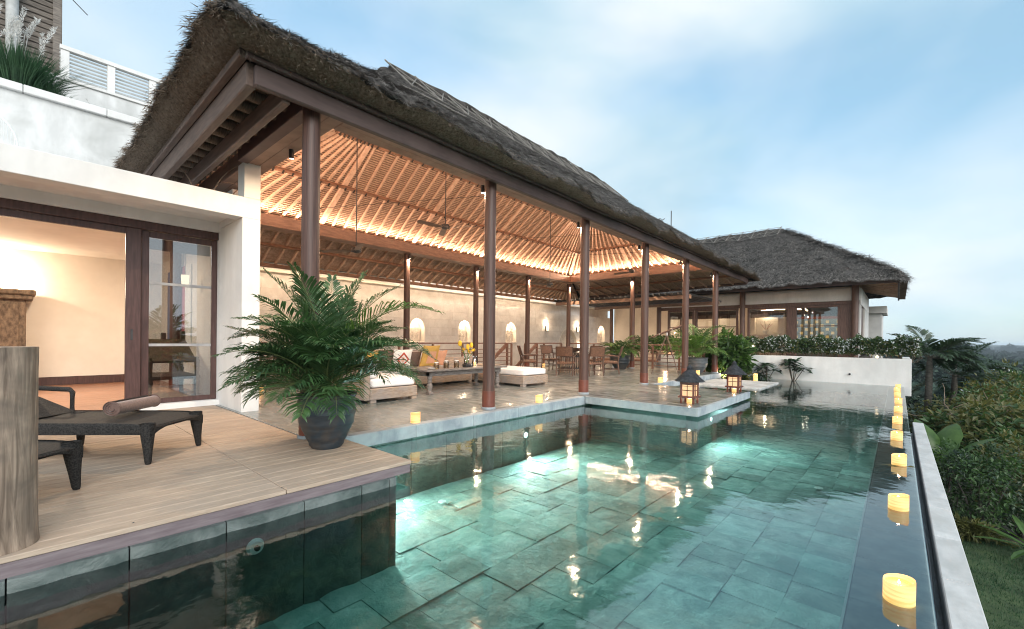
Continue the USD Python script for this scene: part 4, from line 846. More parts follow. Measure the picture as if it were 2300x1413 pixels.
# ------------------------------------------------------------------ far building with thatched roof
def build_far():
    B = Thing('far_villa', 'far villa block with thatched hip roof and lit windows above the hedge', 'building', (-6, 26, 0))
    FY = 25.0; xl, xr = -10.6, -1.42
    bx = lambda a, b, q=.006: MB().box(a, b, q)
    put(B, 'frieze', bx((xl+.1, FY+.04, 3.14), (-1.30, FY+.24, 3.72)), 'white_wall')
    put(B, 'head_beam', bx((xl, FY-.02, 2.98), (-1.32, FY+.22, 3.135)), 'frame_wood')
    for i, x in enumerate((-10.55, -6.08, -1.46)):
        put(B, 'column', MB().tube([(x, FY-.06, .05), (x, FY-.06, 3.85)], .13, 18), 'frame_wood' if i else 'column_wood', smooth=40)
    put(B, 'mullion_post', bx((-4.02, FY-.01, .2), (-3.80, FY+.2, 2.978)), 'frame_wood'); put(B, 'jamb_panel', bx((-2.0, FY, .2), (-1.34, FY+.2, 2.975)), 'frame_wood')
    put(B, 'wall_below', bx((xl, FY+.02, -.5), (xr, FY+.22, .42)), 'cream_wall')
    put(B, 'floor_slab', bx((-14.8, FY+.23, -.1), (xr, 32, .05)), 'room_floor')
    put(B, 'room_back_wall', bx((-14.8, 29.3, .05), (-6.3, 29.5, 3.7)), 'cream_wall')
    # inner partition with the lit vase niche, seen through the middle window
    hole = sbox(-5.90, 1.66, -4.80, 2.82)
    pg = sbox(-6.6, .05, -4.30, 3.7).difference(hole)
    XZ = frame_m((0, 27.0, 0), (1, 0, 0), (0, 0, 1), (0, -1, 0))
    put(B, 'niche_wall', MB().poly(pg, .25, XZ), 'cream_wall')
    put(B, 'niche_back', bx((-6.05, 27.02, 1.5), (-4.65, 27.10, 2.95)), 'cream_wall')
    put(B, 'niche_sill', bx((-6.05, 26.6, 1.57), (-4.72, 26.99, 1.64)), 'cream_wall')
    put(B, 'ceiling', bx((-14.8, FY+.24, 3.72), (xr, 32, 3.8)), 'cream_wall')
    put(B, 'side_wall', bx((xr-.02, FY+.3, 2.95), (xr+.16, 32, 3.72)), 'white_wall')
    put(B, 'side_jamb', bx((xr-.0, FY+.35, .1), (xr+.14, FY+.75, 2.945)), 'white_wall')
    put(B, 'side_shutter', bx((xr+.02, FY+.8, .1), (xr+.10, 28.0, 2.94)), 'frame_wood')
    put(B, 'side_wall_end', bx((xr-.02, 28.1, .1), (xr+.16, 32, 2.945)), 'grey_wall')
    # yellow-lit breeze block screen beyond the right-hand window
    scr = put(B, 'screen_wall', bx((-6.2, 29.3, .05), (xr-.05, 29.35, 2.52)), 'breeze_block')
    put(B, 'screen_header', bx((-6.2, 29.28, 2.522), (xr-.05, 29.36, 3.7)), 'red_timber')
    for i in range(13):
        for j in range(7):
            x, z = -4.65+i*.24, 1.05+j*.205
            if (i+j) % 2: put(scr, 'lit_opening', bx((x, 29.27, z), (x+.14, 29.298, z+.15), .004), 'lit_block')
            else: put(scr, 'block', bx((x-.04, 29.25, z-.02), (x+.18, 29.298, z+.17), .008), 'breeze_block')
    # windows: frames, panes, blinds, glazing bars
    for i, (a, b, kind) in enumerate(((-10.05, -8.55, 1), (-8.50, -6.30, 2), (-5.86, -4.02, 3), (-3.80, -2.0, 4))):
        w = put(B, 'window', bx((a, FY, .40), (b, FY+.16, .50), .004).box((a, FY, 2.88), (b, FY+.16, 2.975), .004), 'frame_wood')
        for x in (a, b-.10): put(w, 'frame_stile', bx((x, FY-.01, .505), (x+.10, FY+.17, 2.878)), 'frame_wood')
        put(w, 'pane', MB().box((a+.10, FY+.075, .505), (b-.10, FY+.085, 2.875)), 'window_glass')
        for q in range(5):
            xa = a+.10+(b-a-.2)*q/5; put(w, 'blind_panel', MB().box((xa+.003, FY+.10, 2.45), (xa+(b-a-.2)/5-.003, FY+.115, 2.87)), 'blind')
        if kind != 3:
            put(w, 'glazing_bar', bx((a+.1, FY+.03, 1.98), (b-.1, FY+.07, 2.02), .003), 'frame_wood')
        if kind in (1, 2):
            put(w, 'mullion', bx((.5*(a+b)-.04, FY+.02, .505), (.5*(a+b)+.04, FY+.072, 2.44), .003), 'frame_wood')
    put(B, 'partition', bx((-7.75, 26.9, .05), (-6.62, 27.0, 2.75)), 'cream_wall')
    lamp_light('SphereLight', (-5.35, 26.78, 2.72), (0, 0, -1), 6.0, WARM2, radius=.06, nm='villa_glow')
    lamp_light('DiskLight', (-8.4, 26.6, 3.6), (0, 0, -1), 38.0, WARM2, radius=.10, nm='villa_glow')
    lamp_light('DiskLight', (-3.0, 27.8, 3.6), (0, 0, -1), 12.0, WARM2, radius=.10, nm='villa_glow')
    lamp_light('DiskLight', (-12.6, 27.6, 3.6), (0, 0, -1), 45.0, WARM2, radius=.10, nm='villa_glow')
    # left part: open lobby behind the pergola
    put(B, 'lobby_wall', bx((-14.8, 27.4, -.2), (-10.8, 27.6, 3.7)), 'cream_wall')
    put(B, 'lobby_post', bx((-12.4, 24.9, 0), (-12.2, 25.1, 3.2)), 'frame_wood')
    # eaves and roof
    ez = 3.80
    put(B, 'eave_board', bx((-13.5, 23.55, ez-.12), (.03, 23.62, ez+.06)), 'fascia_wood')
    put(B, 'eave_board', bx((-.03, 23.63, ez-.14), (.04, 33.4, ez+.04)), 'fascia_wood')
    put(B, 'eave_soffit', MB().add([(-13.5, 23.6, ez), (.1, 23.6, ez), (.1, 25.3, ez+.55), (-13.5, 25.3, ez+.55)], [[0, 1, 2, 3]]), 'mat_dark')
    put(B, 'eave_soffit', MB().add([(.1, 23.6, ez), (.1, 33.5, ez), (-1.7, 33.5, ez+.5), (-1.7, 25.3, ez+.5)], [[0, 1, 2, 3]]), 'reed')
    for k in range(18): put(B, 'rafter', MB().beam((-13.2+k*.75, 23.62, ez-.03), (-13.2+k*.75, 25.0, ez+.40), .07, .08, b=.004), 'rafter_wood')
    for k in range(9): put(B, 'rafter', MB().beam((.05, 24.2+k*1.0, ez-.04), (-1.55, 24.2+k*1.0, ez+.40), .07, .08, b=.004), 'rafter_wood')
    rect = (-14.6, .30, 23.3, 33.6)
    planes = [(4.02+.74*-23.3, 0, .74), (4.12+.74*33.6, 0, -.74), (4.05+.685*.30, -.685, 0), (4.12+.80*14.6, .80, 0)]
    zf = lambda x, y: np.minimum(thatch_surface(x, y, rect, planes, 11), 7.5+.0*x)
    def axis(a, b, n): e = np.array([0, .04, .1, .2]); return np.concatenate([a+e, np.linspace(a+.35, b-.35, n), (b-e)[::-1]])
    X, Y = np.meshgrid(axis(rect[0], rect[1], 90), axis(rect[2], rect[3], 60), indexing='ij'); Z = zf(X, Y)
    th = put(B, 'thatch_roof', MB().grid(np.stack([X, Y, Z], -1)[:, ::-1]), 'thatch', smooth=True)
    m = MB(); m.grid(np.stack([np.stack([X[:, 0], Y[:, 0], Z[:, 0]], -1), np.stack([X[:, 0], Y[:, 0]+.28, np.full_like(X[:, 0], ez+.05)], -1)], 0))
    m.grid(np.stack([np.stack([X[-1], Y[-1], Z[-1]], -1), np.stack([X[-1]-.30, Y[-1], np.full_like(X[-1], ez-.05)], -1)], 0))
    m.grid(np.stack([np.stack([X[0], Y[0], Z[0]], -1), np.stack([X[0]+.3, Y[0], np.full_like(X[0], ez)], -1)], 0))
    put(B, 'thatch_edge', m, 'thatch_lip')
    sb = MB(); n = 26000; strands(sb, rng.uniform(-14, .28, n), rng.uniform(23.35, 28.6, n), zf, .26, .012)
    n = 8000; strands(sb, rng.uniform(-4, .28, n), rng.uniform(23.35, 33, n), zf, .26, .012)
    n = 5000; strands(sb, rng.uniform(-14, .28, n), np.full(n, 23.34), zf, .16, .012, jit=.6, sag=.3)
    for t in np.linspace(0, 1, 900): pass
    n = 3500; xx = .28-rng.uniform(0, 5.0, n); strands(sb, xx, 23.3+(.30-xx)*.93+rng.normal(0, .12, n), zf, .32, .014, lift=.12, jit=.8, sag=.6)
    put(th, 'straw', sb, 'straw', kind='stuff')
    put(B, 'ridge_cap', MB().tube([(x, 28.45, 7.46+.10*math.sin(x*3)*.3) for x in np.linspace(-10.2, -4.9, 20)], .17, 10), 'thatch', smooth=True)
    bamboo_lattice(B, -10.2, -4.95, .62, lambda x: (x, 28.25, 7.66), lambda x: (x, 27.2, float(zf(np.array([x]), np.array([27.2]))[0])+.16), None)
    V = Thing('orchid_vase', 'white vase with orchid spray in the glowing window niche', 'vase', (-5.36, 26.8, 1.64))
    put(V, 'bowl', MB().lathe([(0, 0), (.10, 0), (.17, .10), (.17, .18), (.12, .24), (.11, .24), (0, .2)], (-5.36, 26.8, 1.642), 16), 'ceramic', smooth=50)
    for k in range(7):
        a = k*.9; e = np.array([-5.36+.32*math.cos(a), 26.8+.06*math.sin(a), 1.85+.35+.08*(k % 3)])
        put(V, 'stem', MB().tube([(-5.36, 26.8, 1.8), (-5.36+.12*math.cos(a), 26.8, 2.0), e], [.012, .01, .005], 5), 'palm_leaf_light' if k % 2 else 'red_cloth')
    for i, x in enumerate((-12.0, -9.6)):
        Lm = Thing('table_lamp', f'small glowing lamp inside the far villa {("left", "right")[i]} of the timber post', 'lamp', (x, 26.4, 1.2))
        put(Lm, 'shade', MB().lathe([(0, 0), (.09, 0), (.05, .45), (0, .46)], (x, 26.4, 1.2), 12), 'bulb')
        put(Lm, 'stand', MB().tube([(x, 26.4, .06), (x, 26.4, 1.2)], .02, 6), 'metal_dark')
    for i, (x, z) in enumerate(((-3.9, 2.62), (-3.55, 2.55), (-3.4, 2.45))):
        Lm = Thing('pendant_lamp', f'tiny lit pendant in the right-hand villa window, {("leftmost", "middle", "lowest")[i]}', 'lamp', (x, 26.2, z))
        put(Lm, 'bulb', MB().lathe([(0, 0), (.035, .02), (.03, .06), (0, .08)], (x, 26.2, z), 8), 'spot_disc'); put(Lm, 'cord', MB().tube([(x, 26.2, z+.08), (x, 26.2, 3.72)], .006, 4), 'metal_dark')
    A = Thing('annex_block', 'plain pale box shaped annex right of the far villa', 'building', (-1, 34, 0))
    put(A, 'wall', MB().box((-3.0, 33.8, -1), (-.72, 37, 2.98), .01), 'grey_wall'); put(A, 'roof_edge', MB().box((-3.1, 33.6, 2.982), (-.50, 37.2, 3.40), .01), 'grey_wall')
    for z in (1.7, 2.25): put(A, 'window', MB().box((-1.52, 33.76, z), (-1.40, 33.798, z+.26), .004), 'lit_block')
build_far()

def build_pergola():
    P = Thing('pergola', 'dark slatted pergola between the pavilion and the far villa', 'pergola', (-10, 21, 0))
    for x in (-12.3, -8.2): put(P, 'post', MB().box((x-.07, 22.4, -.1), (x+.07, 22.54, 3.0), .008), 'frame_wood')
    for y in (18.6, 22.47): put(P, 'beam', MB().box((-13.4, y-.05, 3.0), (-6.5, y+.05, 3.16), .006), 'beam_wood')
    for k in range(26): put(P, 'slat', MB().box((-13.3+k*.265, 18.2, 3.162), (-13.24+k*.265, 23.2, 3.25), .004), 'metal_dark')
    F = Thing('link_terrace', 'grey paved floor linking the pavilion and the far villa', 'floor', (-10, 21, 0), kind='structure')
    put(F, 'paving', MB().box((-12.6, 18.05, -.3), (-5.3, 24.9, -.04)), 'terrace_tile')
build_pergola()

# ------------------------------------------------------------------ planter wall, hedge
def build_planter():
    W = Thing('planter_wall', 'white rendered planter wall at the far end of the pool', 'wall', (-2.3, 19.3, .2))
    put(W, 'wall_face', MB().box((-6.6, 19.04, -.50), (.34, 19.26, .70), .012), 'white_wall')
    put(W, 'side_face', MB().box((.12, 19.262, -.50), (.338, 22.5, .70), .012), 'white_wall')
    put(W, 'planter_soil', MB().box((-6.6, 19.262, -.4), (.118, 22.5, .60)), 'soil')
    for x in (-1.24, -2.36, -3.30): put(W, 'spout', MB().tube([(x, 19.042, .13), (x, 18.98, .13)], [.034, .03], 12), 'black_rubber')
build_planter()

# ------------------------------------------------------------------ lanterns, candles
def stone_lantern(x, y, label):
    T = Thing('garden_lantern', label, 'lantern', (x, y, 0), group='thatched garden lanterns'); z0 = .001
    for sx in (-1, 1):
        for sy in (-1, 1): put(T, 'post', MB().box((x+sx*.115-.017, y+sy*.115-.017, z0), (x+sx*.115+.017, y+sy*.115+.017, .42), .003), 'lantern_wood')
    put(T, 'shelf', MB().box((x-.165, y-.165, .115), (x+.165, y+.165, .15), .005), 'lantern_wood')
    put(T, 'head_frame', MB().box((x-.135, y-.135, .365), (x+.135, y+.135, .44), .005).box((x-.16, y-.16, .44), (x+.16, y+.16, .455), .003), 'lantern_wood')
    for ax in (0, 1):
        for s in (-1, 1):
            def P3(u, z, o): return (x+u, y+s*(.115+o), z) if ax == 0 else (x+s*(.115+o), y+u, z)
            put(T, 'pane', MB().box(P3(-.097, .152, -.008), P3(.097, .363, -.004)), 'lantern_pane')
            put(T, 'glazing_bar', MB().box(P3(-.007, .152, -.003), P3(.007, .363, .008)), 'lantern_wood'); put(T, 'glazing_bar', MB().box(P3(-.097, .251, -.0028), P3(.097, .265, .0075)), 'lantern_wood')
            put(T, 'lattice', MB().box(P3(-.097, .335, -.0025), P3(.097, .342, .007)), 'lantern_wood')
    prof = [(.0, .445), (.17, .44), (.265, .428), (.275, .436), (.22, .478), (.165, .53), (.12, .585), (.08, .625), (.04, .655), (.022, .69), (.012, .74), (0, .755)]
    rf = put(T, 'thatch_roof', MB().lathe(prof, (x, y, 0), 28), 'lantern_thatch', smooth=60)
    sb = MB(); n = 2600; a = rng.uniform(0, 2*PI, n); t = rng.uniform(0, 1, n); pr = np.array(prof[3:])
    s = np.linspace(0, 1, len(pr)); r = np.interp(t, s, pr[:, 0]); z = np.interp(t, s, pr[:, 1])
    p = np.stack([x+r*np.cos(a), y+r*np.sin(a), z+.003], -1); r2 = r+.05; z2 = z-.035*(1+t*1.2)+.008
    tip = np.stack([x+r2*np.cos(a+rng.normal(0, .08, n)), y+r2*np.sin(a+rng.normal(0, .08, n)), z2+rng.uniform(0, .012, n)], -1)
    sd = np.stack([-np.sin(a), np.cos(a), 0*a], -1)*.004
    put(rf, 'straw', sb.add(np.stack([p-sd, p+sd, tip], 1).reshape(-1, 3), np.arange(3*n).reshape(-1, 3)), 'lantern_thatch', kind='stuff')
    put(T, 'candle', MB().lathe([(0, 0), (.05, 0), (.05, .09), (0, .09)], (x, y, z0), 14), 'candle_band')
    lamp_light('SphereLight', (x, y, .105), (0, 0, -1), .55, WARM2, radius=.012, nm='lantern_glow')
    lamp_light('SphereLight', (x, y, .26), (0, 0, -1), .35, WARM2, radius=.03, nm='lantern_glow')
stone_lantern(-3.02, 8.62, 'small wooden lantern with thatched cap at the near corner of the water platform')
stone_lantern(-2.93, 11.36, 'small wooden lantern with thatched cap at the far corner of the water platform')

def candle(x, y, z, label, group, r=.068, h=.15, sq=1.0, power=.30, lit=True):
    T = Thing('candle_lantern', label, 'candle', (x, y, z), group=group); q = rng.uniform(-.12, .12)
    n = 40; prof = [(r*.96, .001), (r, .004), (r, h-.006), (r*.985, h), (r*.93, h), (r*.92, h-.02)]
    mb = MB().lathe(prof, (0, 0, 0), n)
    v = mb.v[0]; a = np.arctan2(v[:, 1], v[:, 0]); rad = np.hypot(v[:, 0], v[:, 1]); wob = 1+.015*np.sin(3*a+q*20)
    v[:, 0], v[:, 1] = rad*wob*np.cos(a)+x, rad*wob*np.sin(a)+y; v[:, 2] += z+.012*np.sin(a+1+q*9)*(v[:, 2]/h)
    mb.v[0] = v
    put(T, 'glass_body', mb, 'candle_band', smooth=50)
    put(T, 'wax', MB().lathe([(0, h*.78), (r*.90, h*.76)], (x, y, z), 24), 'candle_rim')
    fl = put(T, 'flame', MB().lathe([(0, h*.80), (.008, h*.86), (0, h*1.0)], (x, y, z), 8), 'bulb')
    if lit: lamp_light('SphereLight', (x, y, z+h+.015), (0, 0, 1), power*.35, WARM, radius=.012, nm='candle_glow')
ordn = ['nearest', 'second nearest', 'third nearest', 'fourth', 'fifth', 'sixth', 'seventh', 'eighth', 'ninth', 'farthest']
ys = [3.17, 4.93, 6.72, 8.46, 10.2, 11.9, 13.6, 15.4, 16.9, 18.4]
for i, y in enumerate(ys):
    lb = 'glowing yellow candle lantern on the infinity edge, '+ordn[i]+(' to the camera' if i == 0 else ' in the row' if i < 9 else ', beside the white planter wall')
    candle(.012+rng.uniform(-.02, .02), y, -0.199, lb, 'candle lanterns along the infinity edge', h=.12, lit=i < 3)
for x, y, lb in ((-5.14, 3.75, 'glowing candle lantern on the terrace kerb just right of the big palm pot'), (-5.12, 6.58, 'glowing candle lantern on the kerb left of the water platform'), (-5.13, 12.27, 'glowing candle lantern on the kerb behind the near garden lantern'),
                 (-10.45, 3.5, 'glowing candle lantern on the floor left of the big palm'), (-11.9, 15.6, 'glowing candle lantern on the floor by the rear railing'), (-5.45, 16.4, 'small candle lantern at the foot of the far palm pot')):
    candle(x, y, .0015, lb, 'candle lanterns on the terrace floor')
candle(-3.70, 17.0, -.149, 'glowing candle lantern on the pool step under the frangipani', 'candle lanterns on the terrace floor', h=.24, r=.07)
def leaf_float():
    T = Thing('fallen_leaf', 'yellow fallen leaf floating beside the third candle on the edge', 'leaf', (-.02, 6.62, WZ))
    c = np.array([-.03, 6.60, WZ+.004]); u = np.array([.11, .02, .004]); s = np.array([0, .028, 0])
    put(T, 'blade', MB().add([c-u, c-s, c+u, c+s], [[0, 1, 2, 3]]), 'leaf_autumn'); put(T, 'blade', MB().add([c+u*1.05, c+u*1.4-s, c+u*1.8, c+u*1.4+s+[0, 0, .01]], [[0, 1, 2, 3]]), 'leaf_autumn')
leaf_float()
# pool fittings
for x, y, lb in ((-4.4, 3.64, 'small round pale inlet disc on the pool bed near the terrace'), (-.84, 7.7, 'small round pale disc on the pool bed near the infinity edge')):
    T = Thing('pool_inlet', lb, 'pool fitting', (x, y, PB)); put(T, 'disc', MB().lathe([(.0, .055), (.05, .05), (.055, .04), (.02, .038), (0, .03)], (x, y, PB), 16), 'white_plastic')
T = Thing('pool_inlet', 'small round pale inlet disc set in the dark wall under the deck', 'pool fitting', (-3.5, 1.15, -.3))
put(T, 'disc', MB().tube([(-3.50, 1.15, -.33), (-3.47, 1.15, -.33)], [.06, .045], 16), 'white_plastic'); put(T, 'nozzle', MB().tube([(-3.469, 1.15, -.33), (-3.45, 1.15, -.33)], .02, 10), 'black_rubber')
for i, (p, d, pw) in enumerate((((-4.98, 2.85, -.55), (.95, .25, -.13), 15.), ((-4.98, 6.0, -.50), (.95, 0, -.13), 15.), ((-2.93, 9.6, -.42), (.95, 0, -.2), 12.), ((-5.05, 14.5, -.5), (.95, 0, -.15), 16.))):
    T = Thing('pool_light', ('white underwater light glowing beside the deck corner', 'white underwater light glowing below the terrace kerb', 'white underwater light glowing under the water platform', 'underwater light on the terrace wall near the far end')[i], 'lamp', p)
    e = np.array(d)/np.linalg.norm(d); a = np.array([1.0, 0, 0])
    put(T, 'bezel', MB().tube([np.array(p)-a*.04, np.array(p)+a*.02], .06, 18), 'metal_grey')
    put(T, 'lens', MB().tube([np.array(p)+a*.021, np.array(p)+a*.026], .045, 18), 'pool_lamp')
    lamp_light('DiskLight', np.array(p)+a*.05, d, pw, POOLC, radius=.06, nm='pool_glow')
# ------------------------------------------------------------------ furniture
def soft_box(a, b, r, bulge=.0, seed=0, nx=14):
    """rounded cushion between corners a and b"""
    a, b = np.asarray(a, float), np.asarray(b, float); m = trimesh.creation.box((1, 1, 1))
    for _ in range(4): m = m.subdivide()
    v = np.array(m.vertices)*2; s = (b-a)/2; c = (a+b)/2
    p = v*s; q = np.clip(p, -(s-r), s-r); d = p-q; L = np.linalg.norm(d, axis=1, keepdims=True); p = q+np.where(L > 1e-9, d/np.maximum(L, 1e-9)*np.minimum(r, L*1.0), 0)
    p[:, 2] += bulge*(1-v[:, 0]**2)*(1-v[:, 1]**2)*(v[:, 2] > 0)
    p += .010*(meshkit.fbm((p+c)*5, 3, seed)[:, None]-.5)*np.sign(p)
    return MB().add(p+c, m.faces)
def pillow(w, h, t, seed):
    m = trimesh.creation.box((2, 2, 2))
    for _ in range(4): m = m.subdivide()
    v = np.array(m.vertices); x, y, z = v.T
    e = (1-np.abs(x)**2.5)*(1-np.abs(y)**2.5); pinch = 1-.06*(1-np.abs(x)**2)*np.abs(y)**4
    P = np.stack([x*w/2*(1-.07*(1-y**2)*(np.abs(x) > .9)), y*h/2*(1-.07*(1-x**2)*(np.abs(y) > .9)), z*t/2*np.clip(e, .06, 1)**.55], -1)
    P += .012*(meshkit.fbm(P*7+seed, 3, seed)[:, None]-.5)
    return P, np.array(m.faces)
def sofa_block(name, label, x0, x1, y0, y1, group, cush_h=.17, back=None, slabs=None):
    S = Thing(name, label, 'sofa', ((x0+x1)/2, (y0+y1)/2, 0), group=group)
    fr = MB()
    put(S, 'frame', MB().box((x0, y0, .06), (x1, y1, .27), .012), 'old_teak')
    for x in (x0+.01, (x0+x1)/2-.06, x1-.13):
        for y in (y0+.012, y1-.132): put(S, 'foot', MB().box((x, y, .001), (x+.12, y+.12, .0595), .006), 'old_teak')
    n = slabs or 1
    if x1-x0 > y1-y0:
        for k in range(n): put(S, 'cushion', soft_box((x0+.03+(x1-x0-.06)*k/n+.004, y0+.03, .272), (x0+.03+(x1-x0-.06)*(k+1)/n-.004, y1-.03, .272+cush_h), .05, .015, k+3), 'cushion', smooth=True)
    else:
        for k in range(n): put(S, 'cushion', soft_box((x0+.03, y0+.03+(y1-y0-.06)*k/n+.004, .272), (x1-.03, y0+.03+(y1-y0-.06)*(k+1)/n-.004, .272+cush_h), .05, .015, k+9), 'cushion', smooth=True)
    return S
S1 = sofa_block('sofa', 'left wing of the low teak sofa, beside the big palm', -9.85, -7.18, 4.24, 5.28, 'low teak sofa pieces', slabs=2)
put(S1, 'back_rail', MB().box((-9.85, 4.12, .06), (-7.18, 4.235, .66), .012), 'old_teak')
put(S1, 'back_cushion', soft_box((-8.0, 4.245, .45), (-7.25, 4.45, .78), .06, 0, 4), 'cushion', smooth=True)
S2 = sofa_block('sofa', 'long middle section of the low teak sofa behind the coffee table', -9.90, -8.90, 5.29, 8.40, 'low teak sofa pieces', slabs=2)
put(S2, 'back_rail', MB().box((-10.02, 4.24, .06), (-9.905, 9.4, .66), .012), 'old_teak')
for k in range(3): put(S2, 'back_cushion', soft_box((-9.9, 5.0+.9*k, .45), (-9.68, 5.85+.9*k, .82), .06, 0, k+20), 'cushion', smooth=True)
S3 = sofa_block('daybed', 'low teak daybed with white mattress to the right of the second pillar', -9.85, -7.06, 8.43, 9.46, 'low teak sofa pieces', slabs=1)
def place_pillow(x, y, z, w, h, t, rz, tilt, mat, label, seed, deco=None):
    T = Thing('pillow', label, 'pillow', (x, y, z), group=None)
    P, F = pillow(w, h, t, seed)
    # local: x width, y height, z thickness (front +z)
    c, s = math.cos(tilt), math.sin(tilt)
    R = np.array([[1, 0, 0], [0, math.sin(PI/2-tilt), -math.cos(PI/2-tilt)*-1], [0, 0, 0]])
    def w_(Q):
        a = np.array([1.0, 0, 0]); up = np.array([0, math.sin(tilt), math.cos(tilt)]); fr = np.cross(a, up)
        q = Q[:, :1]*a+Q[:, 1:2]*up+Q[:, 2:3]*fr
        cz, sz = math.cos(rz), math.sin(rz)
        return q @ np.array([[cz, sz, 0], [-sz, cz, 0], [0, 0, 1]])+np.array([x, y, z+h/2])
    put(T, 'cover', MB().add(w_(P), F), mat, smooth=True)
    if deco == 'panel':
        m = np.abs(P[:, 0]) < w*.26; m &= np.abs(P[:, 1]+h*.03) < h*.30; m &= P[:, 2] > 0
        Q = P.copy(); Q[:, 2] += .004; f = F[m[F].all(1)]; uq, inv = np.unique(f, return_inverse=True); put(T, 'panel', MB().add(w_(Q)[uq], inv.reshape(-1, 3)), 'pillow_peach', smooth=True)
    if deco == 'diamond':
        r = np.abs(P[:, 0])/(w*.36)+np.abs(P[:, 1])/(h*.42)
        for lo, hi, mm in ((.68, 1.0, 'red_cloth'), (0, .42, 'pink_cloth')):
            def ring(o, i):
                n = 40; out = []
                for q in (i, o):
                    pts = []
                    for k in range(n):
                        u = k/n*4; j = int(u); t = u-j; A = [(1, 0), (0, 1), (-1, 0), (0, -1)][j]; B = [(0, 1), (-1, 0), (0, -1), (1, 0)][j]
                        pts.append(((A[0]*(1-t)+B[0]*t)*q*w*.34, (A[1]*(1-t)+B[1]*t)*q*h*.40))
                    out.append(pts+[pts[0]])
                return np.array(out)
            G = ring(hi, lo); zz = t/2*np.clip((1-np.abs(G[..., 0]*2/w)**2.5)*(1-np.abs(G[..., 1]*2/h)**2.5), .06, 1)**.55+.008
            Q = np.concatenate([G, zz[..., None]], -1); put(T, 'diamond', MB().grid(w_(Q.reshape(-1, 3)).reshape(Q.shape)), mm)
# rz: front (+z of the pillow) faces +x when rz = +90 deg
FX = PI/2
place_pillow(-9.42, 5.55, .46, .48, .46, .16, FX+.05, -.30, 'pillow_mustard', 'olive and gold pillow partly hidden by the palm fronds', 2)
place_pillow(-9.40, 6.00, .46, .46, .46, .14, FX-.1, -.32, 'pillow_brown', 'brown pillow tucked left of the diamond patterned pillow', 4)
place_pillow(-9.25, 6.32, .46, .50, .48, .15, FX-.15, -.32, 'pillow_white', 'white pillow with a red diamond pattern', 5, 'diamond')
place_pillow(-9.42, 6.78, .46, .44, .42, .14, FX+.05, -.32, 'pillow_brown', 'dark brown pillow between the diamond pillow and the mustard pillow', 6)
place_pillow(-9.22, 7.16, .46, .58, .58, .17, FX+.12, -.30, 'pillow_mustard', 'large mustard pillow with a peach panel', 7, 'panel')
place_pillow(-9.36, 7.62, .46, .46, .44, .14, FX+.25, -.34, 'pillow_peach', 'peach pillow at the right end of the sofa back', 8)
place_pillow(-9.0, 4.75, .46, .46, .44, .14, FX+.9, -.34, 'pillow_white', 'cream pillow in the sofa corner behind the palm', 9)

